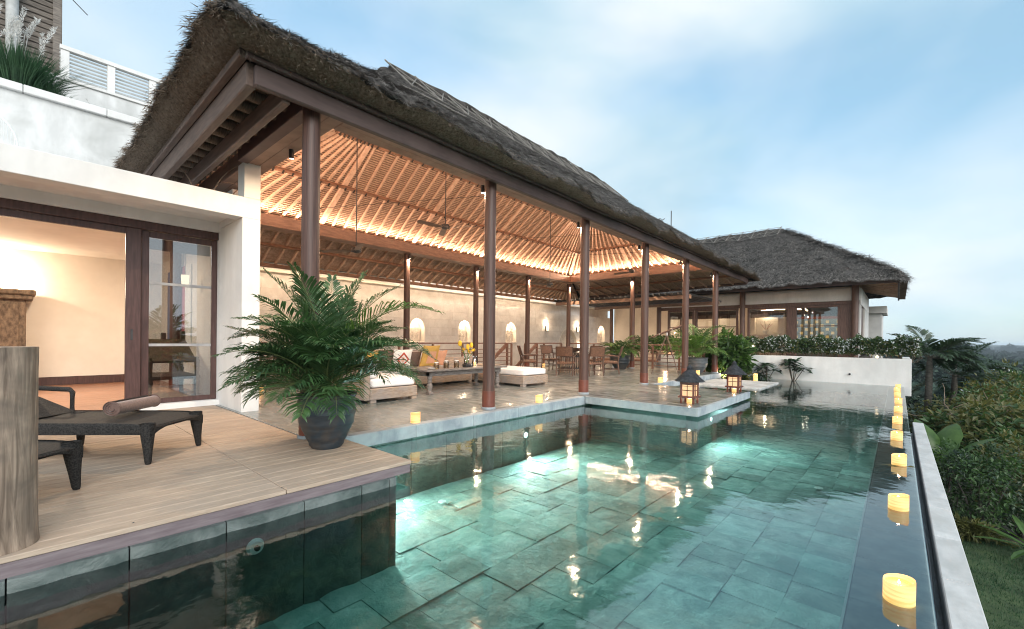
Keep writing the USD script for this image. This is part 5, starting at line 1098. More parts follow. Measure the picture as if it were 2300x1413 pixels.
def coffee_table():
    T = Thing('coffee_table', 'weathered carved coffee table in front of the sofa', 'table', (-7.87, 6.8, 0))
    x0, x1, y0, y1, h = -8.42, -7.33, 5.62, 8.12, .545
    for k in range(5): a = x0+(x1-x0)*k/5; put(T, 'top_plank', MB().box((a+.002, y0, h-.045), (a+(x1-x0)/5-.002, y1, h+rng.uniform(-.002, .002)), .006), 'weathered')
    for y in (y0+.14, y1-.17): put(T, 'apron', MB().box((x0+.10, y, h-.15), (x1-.10, y+.03, h-.047), .004), 'weathered')
    for x in (x0+.11, x1-.14): put(T, 'apron', MB().box((x, y0+.18, h-.15), (x+.03, y1-.18, h-.047), .004), 'weathered')
    prof = [(0, 0), (.058, 0), (.058, .06), (.045, .075), (.052, .12), (.062, .17), (.058, .22), (.040, .255), (.050, .27), (.050, .30), (.038, .315), (.055, .36), (.06, .40), (.05, .44), (.06, .45), (.06, .49), (0, .495)]
    for x in (x0+.16, x1-.16):
        for y in (y0+.2, y1-.2): put(T, 'leg', MB().lathe(prof, (x, y, .001), 16).box((x-.06, y-.06, .002), (x+.06, y+.06, .06), .006).box((x-.06, y-.06, .40), (x+.06, y+.06, .497), .006), 'weathered', smooth=40)
    z = h+.004
    for i, (x, y, hh, lab) in enumerate(((-7.52, 6.02, .13, 'squat glass jar of red-brown sweets, leftmost on the coffee table'), (-7.55, 6.32, .16, 'glass jar of amber fruit, middle of the three on the coffee table'), (-7.50, 6.58, .16, 'glass jar of purple-brown nuts, rightmost of the three jars'))):
        J = Thing('glass_jar', lab, 'jar', (x, y, z), group='jars on the coffee table')
        put(J, 'glass', MB().lathe([(0, 0), (.055, 0), (.06, .02), (.06, hh-.035), (.045, hh-.01), (.045, hh)], (x, y, z), 18), 'clear_glass', smooth=40)
        put(J, 'filling', MB().lathe([(0, .006), (.052, .008), (.054, hh*.68), (0, hh*.72)], (x, y, z), 16), 'jar_fill', smooth=40); put(J, 'lid', MB().lathe([(.046, hh-.008), (.048, hh+.012), (0, hh+.014)], (x, y, z), 16), 'ceramic')
    for x, y, lab in ((-7.48, 5.86, 'small pale stone dish at the near corner of the coffee table'), (-8.1, 5.74, 'small round coaster at the left end of the coffee table')):
        D = Thing('dish', lab, 'dish', (x, y, z)); put(D, 'bowl', MB().lathe([(0, 0), (.06, 0), (.085, .022), (.08, .026), (.03, .016), (0, .016)], (x, y, z), 18), 'stone_top', smooth=40)
    V = Thing('flower_vase', 'glass vase of yellow protea flowers on the coffee table', 'vase', (-7.95, 7.30, z))
    put(V, 'glass', MB().lathe([(0, 0), (.06, 0), (.065, .02), (.06, .2), (.075, .24)], (-7.95, 7.3, z), 18), 'clear_glass', smooth=40)
    heads = [(-.0, -.22, .50, .05), (.02, .02, .42, .045), (.02, .14, .46, .045), (-.05, -.05, .36, .05), (.05, .17, .34, .05), (0, .08, .30, .05)]
    for k, (dx, dy, dz, r) in enumerate(heads):
        e = np.array([-7.95+dx, 7.3+dy, z+dz]); put(V, 'stem', MB().tube([(-7.95+dx*.1, 7.3-dy*.1, z+.02), (-7.95+dx*.5, 7.3+dy*.4, z+dz*.6), e], .007, 6), 'palm_leaf_light')
        if k < 3: put(V, 'flower_head', MB().lathe([(0, -.03), (r*.8, -.01), (r, .04), (r*.8, .09), (.0, .12)], e, 12), 'yellow_flower', smooth=60)
        else:
            pt = MB(); n = 26; a = rng.uniform(0, 6.28, n); el = rng.uniform(-.3, 1.2, n); d = np.stack([np.cos(a)*np.cos(el), np.sin(a)*np.cos(el), np.sin(el)], -1)
            s = np.cross(d, [0, 0, 1.0]); s /= np.linalg.norm(s, axis=1, keepdims=True); q = e+d*.01
            v = np.stack([q, q+d*.05-s*.011, q+d*.10, q+d*.05+s*.011], 1).reshape(-1, 3); put(V, 'petals', pt.add(v, np.arange(4*n).reshape(-1, 4)), 'yellow_flower', kind='stuff')
    G = Thing('storm_glass', 'glass candle holder with a burning candle beside the flower vase', 'candle holder', (-7.78, 7.42, z))
    put(G, 'glass', MB().lathe([(0, 0), (.06, 0), (.07, .08), (.05, .2), (.055, .24)], (-7.78, 7.42, z), 18), 'clear_glass', smooth=40); put(G, 'candle', MB().lathe([(0, .005), (.03, .005), (.03, .09), (0, .1)], (-7.78, 7.42, z), 12), 'candle_band')
    lamp_light('SphereLight', (-7.78, 7.42, z+.13), (0, 0, 1), .9, WARM2, radius=.012, nm='candle_glow')
    C = Thing('stills_camera', 'black stills camera with long lens lying on the coffee table', 'camera', (-7.5, 6.95, z))
    put(C, 'body', MB().box((-7.60, 6.84, z), (-7.46, 6.93, z+.075), .012).box((-7.56, 6.85, z+.076), (-7.50, 6.92, z+.10), .01), 'black_rubber')
    put(C, 'lens', MB().tube([(-7.53, 6.93, z+.04), (-7.53, 7.0, z+.04), (-7.53, 7.001, z+.04), (-7.53, 7.09, z+.04)], [.034, .034, .04, .04], 16), 'metal_dark', smooth=40); put(C, 'lens_ring', MB().tube([(-7.53, 7.03, z+.04), (-7.53, 7.045, z+.04)], .0415, 16), 'metal_grey')
    Tr = Thing('tray', 'flat woven tray at the far end of the coffee table', 'tray', (-7.75, 7.80, z)); put(Tr, 'base', MB().box((-7.95, 7.60, z), (-7.50, 8.02, z+.012), .004), 'old_teak')
    for a, b in (((-7.95, 7.60), (-7.50, 7.615)), ((-7.95, 8.005), (-7.50, 8.02)), ((-7.95, 7.616), (-7.935, 8.004)), ((-7.515, 7.616), (-7.50, 8.004))): put(Tr, 'rim', MB().box((*a, z+.0125), (*b, z+.04), .003), 'old_teak')
coffee_table()

def make_chair(loc, rz, label):
    T = Thing('dining_chair', label, 'chair', loc, rz, group='cane dining armchairs', local=True)
    w, d, sh = .27, .25, .44       # front is +y
    for x in (-w, w):
        put(T, 'leg', MB().tube([(x, d, 0), (x, d, .30), (x*1.02, d, .66)], [.020, .022, .019], 8), 'chair_wood', smooth=50)
        put(T, 'leg', MB().tube([(x, -d-.05, 0), (x, -d, .35), (x, -d-.02, .62), (x, -d-.13, .98)], [.020, .023, .022, .019], 8), 'chair_wood', smooth=50)
        put(T, 'arm', MB().tube([(x, -d-.03, .64), (x*1.06, 0, .655), (x*1.05, d+.04, .665)], [.018, .022, .024], 8), 'chair_wood', smooth=50)
        put(T, 'side_rail', MB().tube([(x, -d-.02, .17), (x, d, .17)], .013, 6), 'chair_wood')
        put(T, 'brace', MB().tube([(x, d-.01, .26), (x, d-.06, .35), (x, d-.14, .40)], .011, 6), 'chair_wood')
    put(T, 'stretcher', MB().tube([(-w, .02, .17), (w, .02, .17)], .013, 6), 'chair_wood'); put(T, 'stretcher', MB().tube([(-w, -d-.02, .24), (w, -d-.02, .24)], .012, 6), 'chair_wood'); put(T, 'stretcher', MB().tube([(-w, d, .24), (w, d, .24)], .012, 6), 'chair_wood')
    put(T, 'seat', soft_box((-w-.015, -d-.01, sh-.055), (w+.015, d+.02, sh+.02), .025, .012, 6), 'rattan', smooth=True)
    P = []
    for t in np.linspace(0, 1, 6):
        z = .66+.30*t; y = -d-.045-.09*t; P.append([(x, y-.035*(1-(x/w)**2), z) for x in np.linspace(-w+.012, w-.012, 9)])
    P = np.array(P); put(T, 'back_panel', MB().grid(P).grid((P-[0, .018, 0])[:, ::-1]), 'rattan', smooth=True)
    put(T, 'top_rail', MB().tube([(x, -d-.140-.035*(1-(x/w)**2), .97) for x in np.linspace(-w, w, 9)], .018, 8), 'chair_wood', smooth=50)
    for x in np.linspace(-.17, .17, 6): put(T, 'spindle', MB().tube([(x, -d+.0, sh+.01), (x, -d-.075, .665)], .007, 5), 'chair_wood')
    return T
DC = (-9.05, 13.55)
def facing(x, y): return math.atan2(-(DC[0]-x), DC[1]-y)
chs = [(-8.43, 12.28, 'cane dining armchair seen from behind, left of the third pillar'), (-7.80, 12.92, 'cane dining armchair right of the third pillar, back towards the water'), (-10.1, 12.35, 'cane dining armchair in profile at the left of the table'),
       (-7.78, 14.2, 'cane dining armchair partly hidden behind the one beside the pillar'), (-10.3, 14.0, 'cane dining armchair on the far side of the round table'), (-9.0, 14.85, 'cane dining armchair beyond the bowl on the round table')]
ch0 = make_chair((chs[0][0], chs[0][1], .001), facing(*chs[0][:2]), chs[0][2])
for x, y, lb in chs[1:]: dup(ch0, (x, y, .001), facing(x, y), lb)
def dining():
    T = Thing('dining_table', 'round glass dining table on a slatted drum base', 'table', (*DC, 0)); x, y = DC
    put(T, 'glass_top', MB().lathe([(0, .752), (.80, .752), (.805, .758), (.80, .766), (0, .766)], (x, y, 0), 48), 'clear_glass', smooth=30)
    for z in (.16, .58): put(T, 'drum_ring', MB().lathe([(.40, z), (.43, z), (.43, z+.05), (.40, z+.05), (.40, z)], (x, y, 0), 32), 'metal_dark')
    for k in range(30):
        a = k*2*PI/30; put(T, 'slat', MB().beam((x+.415*math.cos(a), y+.415*math.sin(a), .002), (x+.415*math.cos(a), y+.415*math.sin(a), .75), .035, .014, up=(math.cos(a), math.sin(a), 0), b=.003), 'dead_twig')
    B = Thing('wooden_bowl', 'long dark dugout bowl on the glass dining table', 'bowl', (x, y, .768))
    prof = [(0, 0), (.10, 0), (.22, .06), (.30, .15), (.28, .15), (.2, .08), (0, .03)]
    put(B, 'bowl', MB().lathe(prof, (x, y, .768), 28, sx=1.9, sy=.75), 'chair_wood', smooth=50)
    for k in range(3): 
        C = Thing('tealight', ('left', 'middle', 'right')[k]+' tealight burning at the wooden bowl on the dining table', 'candle', (x-.2+.2*k, y-.35, .768)); put(C, 'cup', MB().lathe([(0, 0), (.03, 0), (.032, .04), (0, .035)], (x-.2+.2*k, y-.35, .768), 12), 'bulb_soft')
dining()
def telescope():
    T = Thing('telescope', 'brass and wood telescope on a tall tripod at the far terrace edge', 'telescope', (-6.5, 16.0, 0)); h = np.array([-6.42, 15.9, 1.46])
    for e in ((-6.72, 15.25, .002), (-6.5, 16.25, .002), (-5.80, 15.45, .002)):
        e = np.array(e); m = e+(h-e)*.5; put(T, 'leg', MB().tube([e, m], [.011, .016], 6), 'chair_wood'); s = np.cross(h-e, [0, 0, 1.0]); s /= np.linalg.norm(s)
        for q in (-.02, .02): put(T, 'leg_strut', MB().tube([e+(h-e)*.42+s*q, h+s*q*.8-[0, 0, .02]], .010, 6), 'chair_wood')
    put(T, 'head', MB().lathe([(0, -.05), (.035, -.05), (.04, 0), (.025, .06), (0, .07)], h, 12), 'metal_grey')
    d = np.array([.80, .35, .36]); d /= np.linalg.norm(d); c = h+[0, 0, .10]
    put(T, 'tube', MB().tube([c-d*.62, c-d*.28, c-d*.279, c+d*.2, c+d*.201, c+d*.62], [.026, .026, .034, .036, .044, .044], 14), 'chair_wood', smooth=40)
    for q in (-.28, .2, .6): put(T, 'brass_ring', MB().tube([c+d*(q-.012), c+d*(q+.012)], .048 if q > 0 else .037, 14), 'metal_grey')
telescope()
def fan(x, y, z, rot, label):
    T = Thing('ceiling_fan', label, 'fan', (x, y, z), group=None); top = ZT+(ZR-ZT)*min(1, min((x-RX0), (RX1-x))/(RX1-RXM))-.1
    put(T, 'rod', MB().tube([(x, y, z), (x, y, top)], .012, 8), 'metal_dark'); put(T, 'canopy', MB().lathe([(0, .10), (.06, .10), (.05, 0), (0, 0)], (x, y, top-.02), 12), 'metal_dark')
    put(T, 'motor', MB().lathe([(0, .06), (.03, .07), (.09, .05), (.11, .01), (.10, -.04), (.04, -.06), (0, -.065)], (x, y, z), 20), 'metal_dark', smooth=50)
    for k in range(3):
        a = rot+k*2*PI/3; u = np.array([math.cos(a), math.sin(a), 0]); s = np.array([-math.sin(a), math.cos(a), .22]); s /= np.linalg.norm(s); c = np.array([x, y, z-.02])
        P = np.array([[c+u*r+s*w*q for q in (-1, 0, 1)] for r, w in ((.10, .03), (.2, .06), (.45, .075), (.78, .065), (.82, .03))]); n = np.cross(u, s)*.006
        put(T, 'blade', MB().grid(P+n).grid((P-n)[:, ::-1]), 'fan_blade')
fan(-8.3, 6.88, 3.93, .5, 'ceiling fan hanging highest, between the first two front pillars')
fan(-8.9, 4.88, 3.12, 1.7, 'ceiling fan on a long rod nearest the white villa wing')
fan(-8.7, 11.7, 3.06, .2, 'ceiling fan on a long rod over the dining table')
fan(-7.55, 15.3, 3.82, .9, 'ceiling fan at the far end of the pavilion')

# ------------------------------------------------------------------ loungers, towel, log post
def lounger(loc, rz, label):
    T = Thing('sun_lounger', label, 'sun lounger', loc, rz, group='dark woven sun loungers', local=True)
    w, L = .375, 2.0                       # foot at y = 0, head at y = L
    zt = lambda y: .385+.0*y
    X = np.linspace(-w, w, 9); Ys = np.linspace(0, 1.30, 16)
    sag = lambda x, y: .375-.018*(1-(x/w)**2)*min(1, y*6) + (-.03*math.exp(-y/.10))
    P = np.array([[(x, y, sag(x, y)) for x in X] for y in Ys]); put(T, 'woven_bed', MB().grid(P).grid((P-[0, 0, .03])[:, ::-1]), 'rattan_dark', smooth=True)
    Yb = np.linspace(1.30, 2.0, 8); P = np.array([[(x, y, .372+(y-1.30)*.42) for x in X] for y in Yb]); put(T, 'backrest', MB().grid(P).grid((P-[0, 0, .03])[:, ::-1]), 'rattan_dark', smooth=True)
    # side rails with the soft arch between the legs
    for s in (-1, 1):
        y = np.linspace(0, 2.0, 40); lo = .28+.055*np.clip(1-np.abs((y-.68)/.55)**2.2, 0, 1)*0
        G = np.array([[(s*(w-.0), q, .385-.03*math.exp(-q/.1)), (s*(w+.018), q, .36), (s*(w+.016), q, l), (s*(w-.05), q, l)] for q, l in zip(y, lo)]); put(T, 'side_rail', MB().grid(G if s > 0 else G[:, ::-1]), 'rattan_dark', smooth=40)
    # foot rail: arched apron between the foot legs
    x = np.linspace(-w, w, 30); lo = .245+.085*np.sqrt(np.clip(1-(x/(w-.03))**2, 0, 1))
    G = np.array([[(q, .0, .352), (q, -.018, .335), (q, -.016, l), (q, .05, l)] for q, l in zip(x, lo)]); put(T, 'foot_rail', MB().grid(G), 'rattan_dark', smooth=40)
    for sx in (-1, 1):
        for yy in (.02, 1.20, 1.92):
            G = []
            for z, r in ((.375, .062), (.25, .052), (.12, .036), (.02, .027), (0, .02)):
                cx = sx*(w-.035+(.375-z)*.05); cy = yy+.02-(.375-z)*(.06 if yy < .5 else -.05); G.append([(cx+r*math.cos(a), cy+r*math.sin(a), z) for a in np.linspace(0, 2*PI, 13)])
            put(T, 'leg', MB().grid(np.array(G)), 'rattan_dark', smooth=50)
        put(T, 'armrest', MB().tube([(sx*(w+.03), 1.37, .36), (sx*(w+.035), 1.37, .575), (sx*(w+.035), 1.40, .605), (sx*(w+.035), 1.85, .625), (sx*(w+.03), 1.95, .60), (sx*(w+.025), 1.97, .40)], [.024, .024, .026, .026, .024, .022], 8), 'rattan_dark', smooth=50)
    return T
# foot edge runs from (-5.17, .80) to (-5.73, 1.31); the head lies towards -x, -y
lz = math.atan2(.51, -.56); LA = lounger((-5.47, 1.07, .001), math.atan2(.7, -.7), 'dark woven sun lounger with a rolled towel on it')
dup(LA, (-4.50, .06, .001), math.atan2(.7, -.7), 'dark woven sun lounger mostly hidden behind the log post')
def towel():
    T = Thing('rolled_towel', 'rolled brown towel lying on the sun lounger', 'towel', (-6.15, .80, .38)); a, b = np.array([-5.90, .62, .462]), np.array([-6.36, 1.03, .462]); u = (b-a)/np.linalg.norm(b-a); s = np.array([-u[1], u[0], 0]); R0 = .080
    th = np.linspace(0, 2*PI*3.2, 120); rr = .012+(R0-.012)*th/th.max(); m = np.linspace(0, 1, 14)
    G = np.array([[a+u*(t*np.linalg.norm(b-a)+.008*math.sin(q*.9))+s*r*(1+.02*math.sin(7*t))*math.cos(q)+np.array([0, 0, 1.0])*r*math.sin(q)*.94 for q, r in zip(th, rr)] for t in m]); put(T, 'terry_roll', MB().grid(G).grid((G*1.0)[:, ::-1]+[0, 0, .0007]), 'towel', smooth=True)
    for e, sg in ((a, .004), (b, -.004)):
        put(T, 'roll_core', MB().add(np.array([e+u*sg*2]+[e+u*sg*2+(s*math.cos(q)+np.array([0, 0, 1.])*math.sin(q))*(R0-.006) for q in np.linspace(0, 2*PI, 25)]), [[0, i, i+1] for i in range(1, 25)]), 'towel')
towel()
def log_post():
    T = Thing('log_post', 'thick weathered round log post standing on the deck edge at the left', 'post', (-3.80, -.105, 0)); n = 48; ang = np.linspace(0, 2*PI, n+1); G = []
    for z in np.linspace(.001, 1.128, 26):
        r = .187*(1+.03*math.exp(-z/.04))+.006*(meshkit.fbm(np.stack([np.cos(ang)*1.3, np.sin(ang)*1.3, 0*ang+z*1.4], -1), 3)-.5)*3
        G.append(np.stack([-3.80+r*np.cos(ang), -.105+r*np.sin(ang), 0*ang+z], -1))
    put(T, 'trunk', MB().grid(np.array(G)[:, ::-1]), 'log_wood', smooth=True)
    put(T, 'end_grain', MB().lathe([(0, 1.127), (.183, 1.127), (.187, 1.12)], (-3.80, -.105, 0), 40), 'log_wood')
log_post()

# ------------------------------------------------------------------ plants
def leaf_quads(p, d, up, L, w, droop=0.25):
    """leaves as two bent quads: base p, direction d, width vector from up"""
    n = len(p); d = d/np.linalg.norm(d, axis=1, keepdims=True); s = np.cross(d, up); s /= np.linalg.norm(s, axis=1, keepdims=True)+1e-9; nn = np.cross(s, d)
    L = np.broadcast_to(L, n)[:, None]; w = np.broadcast_to(w, n)[:, None]
    m = p+d*L*.5; t = p+d*L-nn*L*droop
    v = np.stack([p, m-s*w, t, m+s*w], 1).reshape(-1, 3); k = np.arange(n)*4
    return v, np.concatenate([np.stack([k, k+1, k+2], 1), np.stack([k, k+2, k+3], 1)])
def frond(base, az, elev, L, curl, nl=34, lw=.012, ll=.36, side=0.0, dead=False):
    """one feather palm frond: returns (stem MB, leaflet MB)"""
    t = np.linspace(0, 1, 18); h = np.array([math.cos(az), math.sin(az), 0]); sd = np.array([-math.sin(az), math.cos(az), 0]); pts = [np.asarray(base, float)]; e = elev
    for k in range(17):
        e = elev-curl*t[k+1]**1.5; dr = h*math.cos(e)+np.array([0, 0, math.sin(e)])+sd*side*t[k]; pts.append(pts[-1]+dr/np.linalg.norm(dr)*L/17)
    pts = np.array(pts); st = MB().tube(pts, np.linspace(.010, .002, 18), 5)
    q = np.repeat(np.linspace(.20, 1.0, nl), 2); sg = np.tile([1, -1], nl); P = np.stack([np.interp(q, t, pts[:, i]) for i in range(3)], -1); T = np.gradient(pts, axis=0); D = np.stack([np.interp(q, t, T[:, i]) for i in range(3)], -1); D /= np.linalg.norm(D, axis=1, keepdims=True)
    S = np.cross(D, [0, 0, 1.0]); S /= np.linalg.norm(S, axis=1, keepdims=True)+1e-9; N = np.cross(S, D)
    out = S*sg[:, None]*.82+D*(.45+.55*q[:, None])+N*.32+rng.normal(0, .07, P.shape); ln = ll*np.clip(np.sin(np.clip(q*1.02, 0, 1)*PI*.86+.35), .25, 1)*rng.uniform(.85, 1.1, len(q))
    out /= np.linalg.norm(out, axis=1, keepdims=True); up = N+rng.normal(0, .25, P.shape)
    s = np.cross(out, up); s /= np.linalg.norm(s, axis=1, keepdims=True); w = (lw*rng.uniform(.8, 1.2, len(q)))[:, None]; l1 = ln[:, None]
    m1 = P+out*l1*.4; m2 = P+out*l1*.75-np.array([0, 0, 1.])*l1*.07; tip = P+out*l1-np.array([0, 0, 1.])*l1*.30
    v = np.stack([P, m1-s*w, m1+s*w, m2-s*w*.8, m2+s*w*.8, tip], 1).reshape(-1, 3); k = np.arange(len(q))*6
    f = np.concatenate([np.stack([k, k+1, k+2], 1), np.stack([k+1, k+3, k+4], 1), np.stack([k+1, k+4, k+2], 1), np.stack([k+3, k+5, k+4], 1)])
    return st, MB().add(v, f)
def pot(T, x, y, z, r, h, mat, ribs=4):
    s = r/.31; prof = [(0, 0), (.165*s, 0), (.18*s, .02)]
    for q in np.linspace(.06, .94, 26):
        rr = np.interp(q, [0, .12, .45, .66, .88, 1], [.178, .205, .30, .325, .322, .31])*s+(.007*s if q > .40 and int(q*18.9) % 4 == 0 else 0)+.0025*math.sin(q*h*70); prof.append((rr, q*h))
    prof += [(.335*s, h*.955), (.34*s, h), (.30*s, h), (.285*s, h*.9), (0, h*.89)]
    b = put(T, 'pot', MB().lathe(prof, (x, y, z), 40), mat, smooth=50); put(T, 'soil', MB().lathe([(0, h*.93), (.285*s, h*.91)], (x, y, z), 20), 'soil'); return b
def potted_palm(x, y, z, r, h, n, L, label, mat='pot_blue', seed=1, leaf='palm_leaf', stems=10, ll=.36, extra=(), light=.0, spread=1.0, nl=34, lw=.012, upright=.0):
    global rng; keep = rng; rng = np.random.default_rng(seed)
    T = Thing('potted_palm', label, 'potted palm', (x, y, z)); pot(T, x, y, z, r, h, mat)
    for k in range(stems):
        a = rng.uniform(0, 6.28); q = rng.uniform(0, r*.5); b = np.array([x+q*math.cos(a), y+q*math.sin(a), z+h*.9]); put(T, 'cane', MB().tube([b, b+[.06*math.cos(a), .06*math.sin(a), .25], b+[.14*math.cos(a), .14*math.sin(a), .5]], [.016, .014, .009], 6), 'palm_stem')
    for k in range(n):
        az = k*2.399+rng.uniform(-.3, .3); el = rng.uniform(.15, 1.5)**1.0; el = np.clip(1.45-1.35*(k/n)**(.75+upright)+rng.normal(0, .1), .40, 1.5); ln = L*rng.uniform(.75, 1.1)*(.72+.28*math.sin(el+.4))
        b = (x+.10*math.cos(az), y+.10*math.sin(az), z+h*.9+rng.uniform(.0, .30)); low = upright == .32 and el < .70 and abs((az-.55+PI) % (2*PI)-PI) < .75
        if low: continue
        st, lf = frond(b, az, el, ln, rng.uniform(.9, 1.7)*spread*(1-.5*upright), nl=nl, lw=lw, ll=ll*rng.uniform(.85, 1.1), side=rng.normal(0, .15))
        m = leaf if rng.uniform() > light else 'palm_leaf_light'
        if k > n*.985: m = 'palm_dry'
        f = put(T, 'frond', lf, m); put(f, 'midrib', st, 'palm_stem')
    for (az, el, ln, cu, m) in extra:
        st, lf = frond((x, y, z+h*.9+.2), az, el, ln, cu, nl=48, lw=lw, ll=ll*1.05); f = put(T, 'frond', lf, m); put(f, 'midrib', st, 'palm_stem')
    rng = keep
potted_palm(-4.70, 2.25, .001, .285, .585, 78, 1.0, 'large bushy palm in a dark blue glazed pot at the deck corner', seed=5, extra=((.72, 1.2, 1.6, 1.5, 'palm_leaf_light'), (2.6, 1.4, 1.3, .5, 'palm_leaf'), (4.4, 1.35, 1.3, .6, 'palm_leaf'), (1.5, 1.45, 1.3, .5, 'palm_leaf'), (.9, .85, 1.3, 1.5, 'palm_leaf'), (.62, .62, 1.15, 1.5, 'palm_leaf'), (3.75, .75, .95, 1.3, 'palm_leaf'), (3.9, .50, .8, 1.2, 'palm_leaf'), (1.2, 1.3, 1.35, .8, 'palm_leaf'), (3.2, 1.35, 1.35, .7, 'palm_leaf'), (5.2, 1.4, 1.3, .6, 'palm_leaf'), (2.2, 1.3, 1.1, .5, 'palm_leaf'), (4.0, .95, 1.15, 1.2, 'palm_leaf')), ll=.42, nl=36, lw=.0098, upright=.32)
potted_palm(-8.82, 16.9, .001, .40, .62, 44, .95, 'bushy green palm in a dark pot behind the dining chairs', seed=8, light=.55, ll=.30, nl=26)
potted_palm(-5.72, 16.95, .001, .40, .60, 30, 1.40, 'tall airy palm in a grey pot between the last two front pillars', mat='pot_grey', seed=9, light=.75, ll=.42, nl=28, upright=.45, lw=.014)

def leaf_mass(n, center, rad, L, w, seed=0, hollow=.55, zmin=-.75, clumps=24):
    """leaves spread through a lumpy crown"""
    r = np.random.default_rng(seed); c = np.asarray(center, float); rad = np.broadcast_to(rad, 3).astype(float)
    k = r.normal(0, 1, (clumps, 3)); k /= np.linalg.norm(k, axis=1, keepdims=True); k[:, 2] = np.maximum(k[:, 2], zmin); k *= r.uniform(hollow, 1.0, (clumps, 1)); idx = r.integers(0, clumps, n)
    q = r.normal(0, 1, (n, 3)); q /= np.linalg.norm(q, axis=1, keepdims=True); q *= r.uniform(.3, 1, (n, 1))**.5*r.uniform(.20, .42, clumps)[idx][:, None]
    p = k[idx]+q; d = q/np.linalg.norm(q, axis=1, keepdims=True)*.6+k[idx]*.5+r.normal(0, .5, (n, 3))+[0, 0, -.1]; up = r.normal(0, .5, (n, 3))+[0, 0, 1]
    return leaf_quads(c+p*rad, d, up, L*r.uniform(.6, 1.3, n), w*r.uniform(.7, 1.2, n))
def bush(name, label, c, rad, n, L, w, mats, seed, cat='shrub', group=None, trunk=None, clumps=24, twigs=8):
    T = Thing(name, label, cat, (c[0], c[1], trunk[2] if trunk is not None else c[2]-rad[2]), group=group); r = np.random.default_rng(seed)
    for i, m in enumerate(mats):
        nn = n//len(mats) if i == 0 else int(n/len(mats)*.8); v, f = leaf_mass(nn, c, rad, L, w, seed+i*31, clumps=clumps); put(T, 'foliage' if i == 0 else 'foliage', MB().add(v, f), m, kind='stuff')
    base = np.array(trunk if trunk is not None else (c[0], c[1], c[2]-rad[2]), float)
    for k in range(twigs):
        e = np.array(c)+r.normal(0, .45, 3)*rad; m = (base+e)/2+r.normal(0, .12, 3)*rad[0]; put(T, 'limb' if k else 'trunk', MB().tube([base, m, e], [.030*rad[0]+.008, .018*rad[0]+.005, .005], 5), 'bark' if trunk is not None else 'twig')
    return T
def hedge():
    T = Thing('flowering_hedge', 'clipped hedge with white blossom on top of the planter wall', 'hedge', (-2.3, 19.6, .6)); r = np.random.default_rng(4); n = 30000
    def pts(n, shell):
        u = r.uniform(0, 1, n); x = -6.5+7.05*u; y = 19.25+r.uniform(0, 1, n)*.75; z = .82+.50*r.uniform(0, 1, n)**.8
        e = .05*np.sin(x*5)+.06*np.sin(x*11.3+1)+.04*np.sin(x*23); k = r.uniform(0, 1, n) < shell; y = np.where(k, 19.13+.04*np.sin(x*9)+.06*r.normal(0, 1, n), y); z = np.where((~k) & (r.uniform(0, 1, n) < .5), 1.30+.03*r.normal(0, 1, n), z)
        return np.stack([x, y, z+e*(z > 1.0)], -1)
    for m, k, nn in (('leaf', .45, 15000), ('leaf_dark', .4, 13000), ('leaf_olive', .4, 6000)):
        p = pts(nn, k); d = r.normal(0, 1, p.shape)+[0, -.35, .3]; v, f = leaf_quads(p, d, r.normal(0, .6, p.shape)+[0, 0, 1], .075*r.uniform(.6, 1.3, nn), .021); put(T, 'foliage', MB().add(v, f), m, kind='stuff')
    p = pts(2300, .6); p[:, 1] -= .03; p[:, 2] += .02; keep = (np.sin(p[:, 0]*3.1)+r.uniform(-1, 1, len(p)) > -.3); p = p[keep]; d = r.normal(0, 1, p.shape)+[0, -.6, .7]; fl = MB()
    for k in range(3): v, f = leaf_quads(p+r.normal(0, .012, p.shape), d+r.normal(0, .8, p.shape), r.normal(0, .6, p.shape)+[0, 0, 1], .048, .022, .1); fl.add(v, f)
    put(T, 'blossom', fl, 'flower_white', kind='stuff')
    st = MB()
    for k in range(150):
        x = -6.4+6.9*r.uniform(); y = 19.35+r.uniform(0, .45); a = np.array([x, y, .58]); st.tube([a, a+[r.normal(0, .07), -.04, .17], a+[r.normal(0, .16), r.normal(0, .08), .42]], [.009, .007, .004], 4)
    put(T, 'stems', st, 'twig', kind='stuff')
    for x, w in ((-.75, 6.), (-3.6, 2.5), (-2.3, 1.5), (-.1, 3.)): lamp_light('SphereLight', (x, 19.9, .72), (0, 0, 1), w, WARM, radius=.03, nm='hedge_glow')
    L = Thing('garden_light', 'small lit garden light on the planter under the right end of the hedge', 'lamp', (-.52, 19.30, .7)); put(L, 'globe', MB().lathe([(0, 0), (.04, .01), (.045, .06), (0, .1)], (-.52, 19.30, .70), 10), 'bulb_soft')
    L = Thing('garden_light', 'small lit garden light glinting in the middle of the hedge', 'lamp', (-4.25, 19.08, 1.1)); put(L, 'globe', MB().lathe([(0, 0), (.035, .01), (.035, .05), (0, .08)], (-4.25, 19.06, 1.02), 10), 'bulb')
    R = Thing('garden_rock', 'pale rock on the planter beside the garden light', 'rock', (-.85, 19.4, .7)); m = trimesh.creation.icosphere(3, 1.0); v = np.array(m.vertices); v = v*(1+.35*(meshkit.fbm(v*1.5+5, 3)[:, None]-.5))*[.16, .12, .13]+[-.85, 19.42, .70]; put(R, 'boulder', MB().add(v, m.faces), 'rock', smooth=True)
hedge()
bush('yellow_green_shrub', 'lit yellow-green hedge behind the telescope', (-8.2, 19.6, 1.05), (1.6, .5, .40), 5000, .11, .028, ('palm_leaf_light', 'leaf'), 61)
lamp_light('SphereLight', (-7.8, 19.2, .55), (0, 0, 1), 7.0, WARM, radius=.03, nm='hedge_glow')
bush('leafy_shrub', 'pale leafy shrub spilling over the pool behind the last front pillar', (-5.15, 18.55, .62), (.85, .45, .80), 1500, .34, .065, ('palm_leaf_light', 'leaf'), 62, clumps=26)
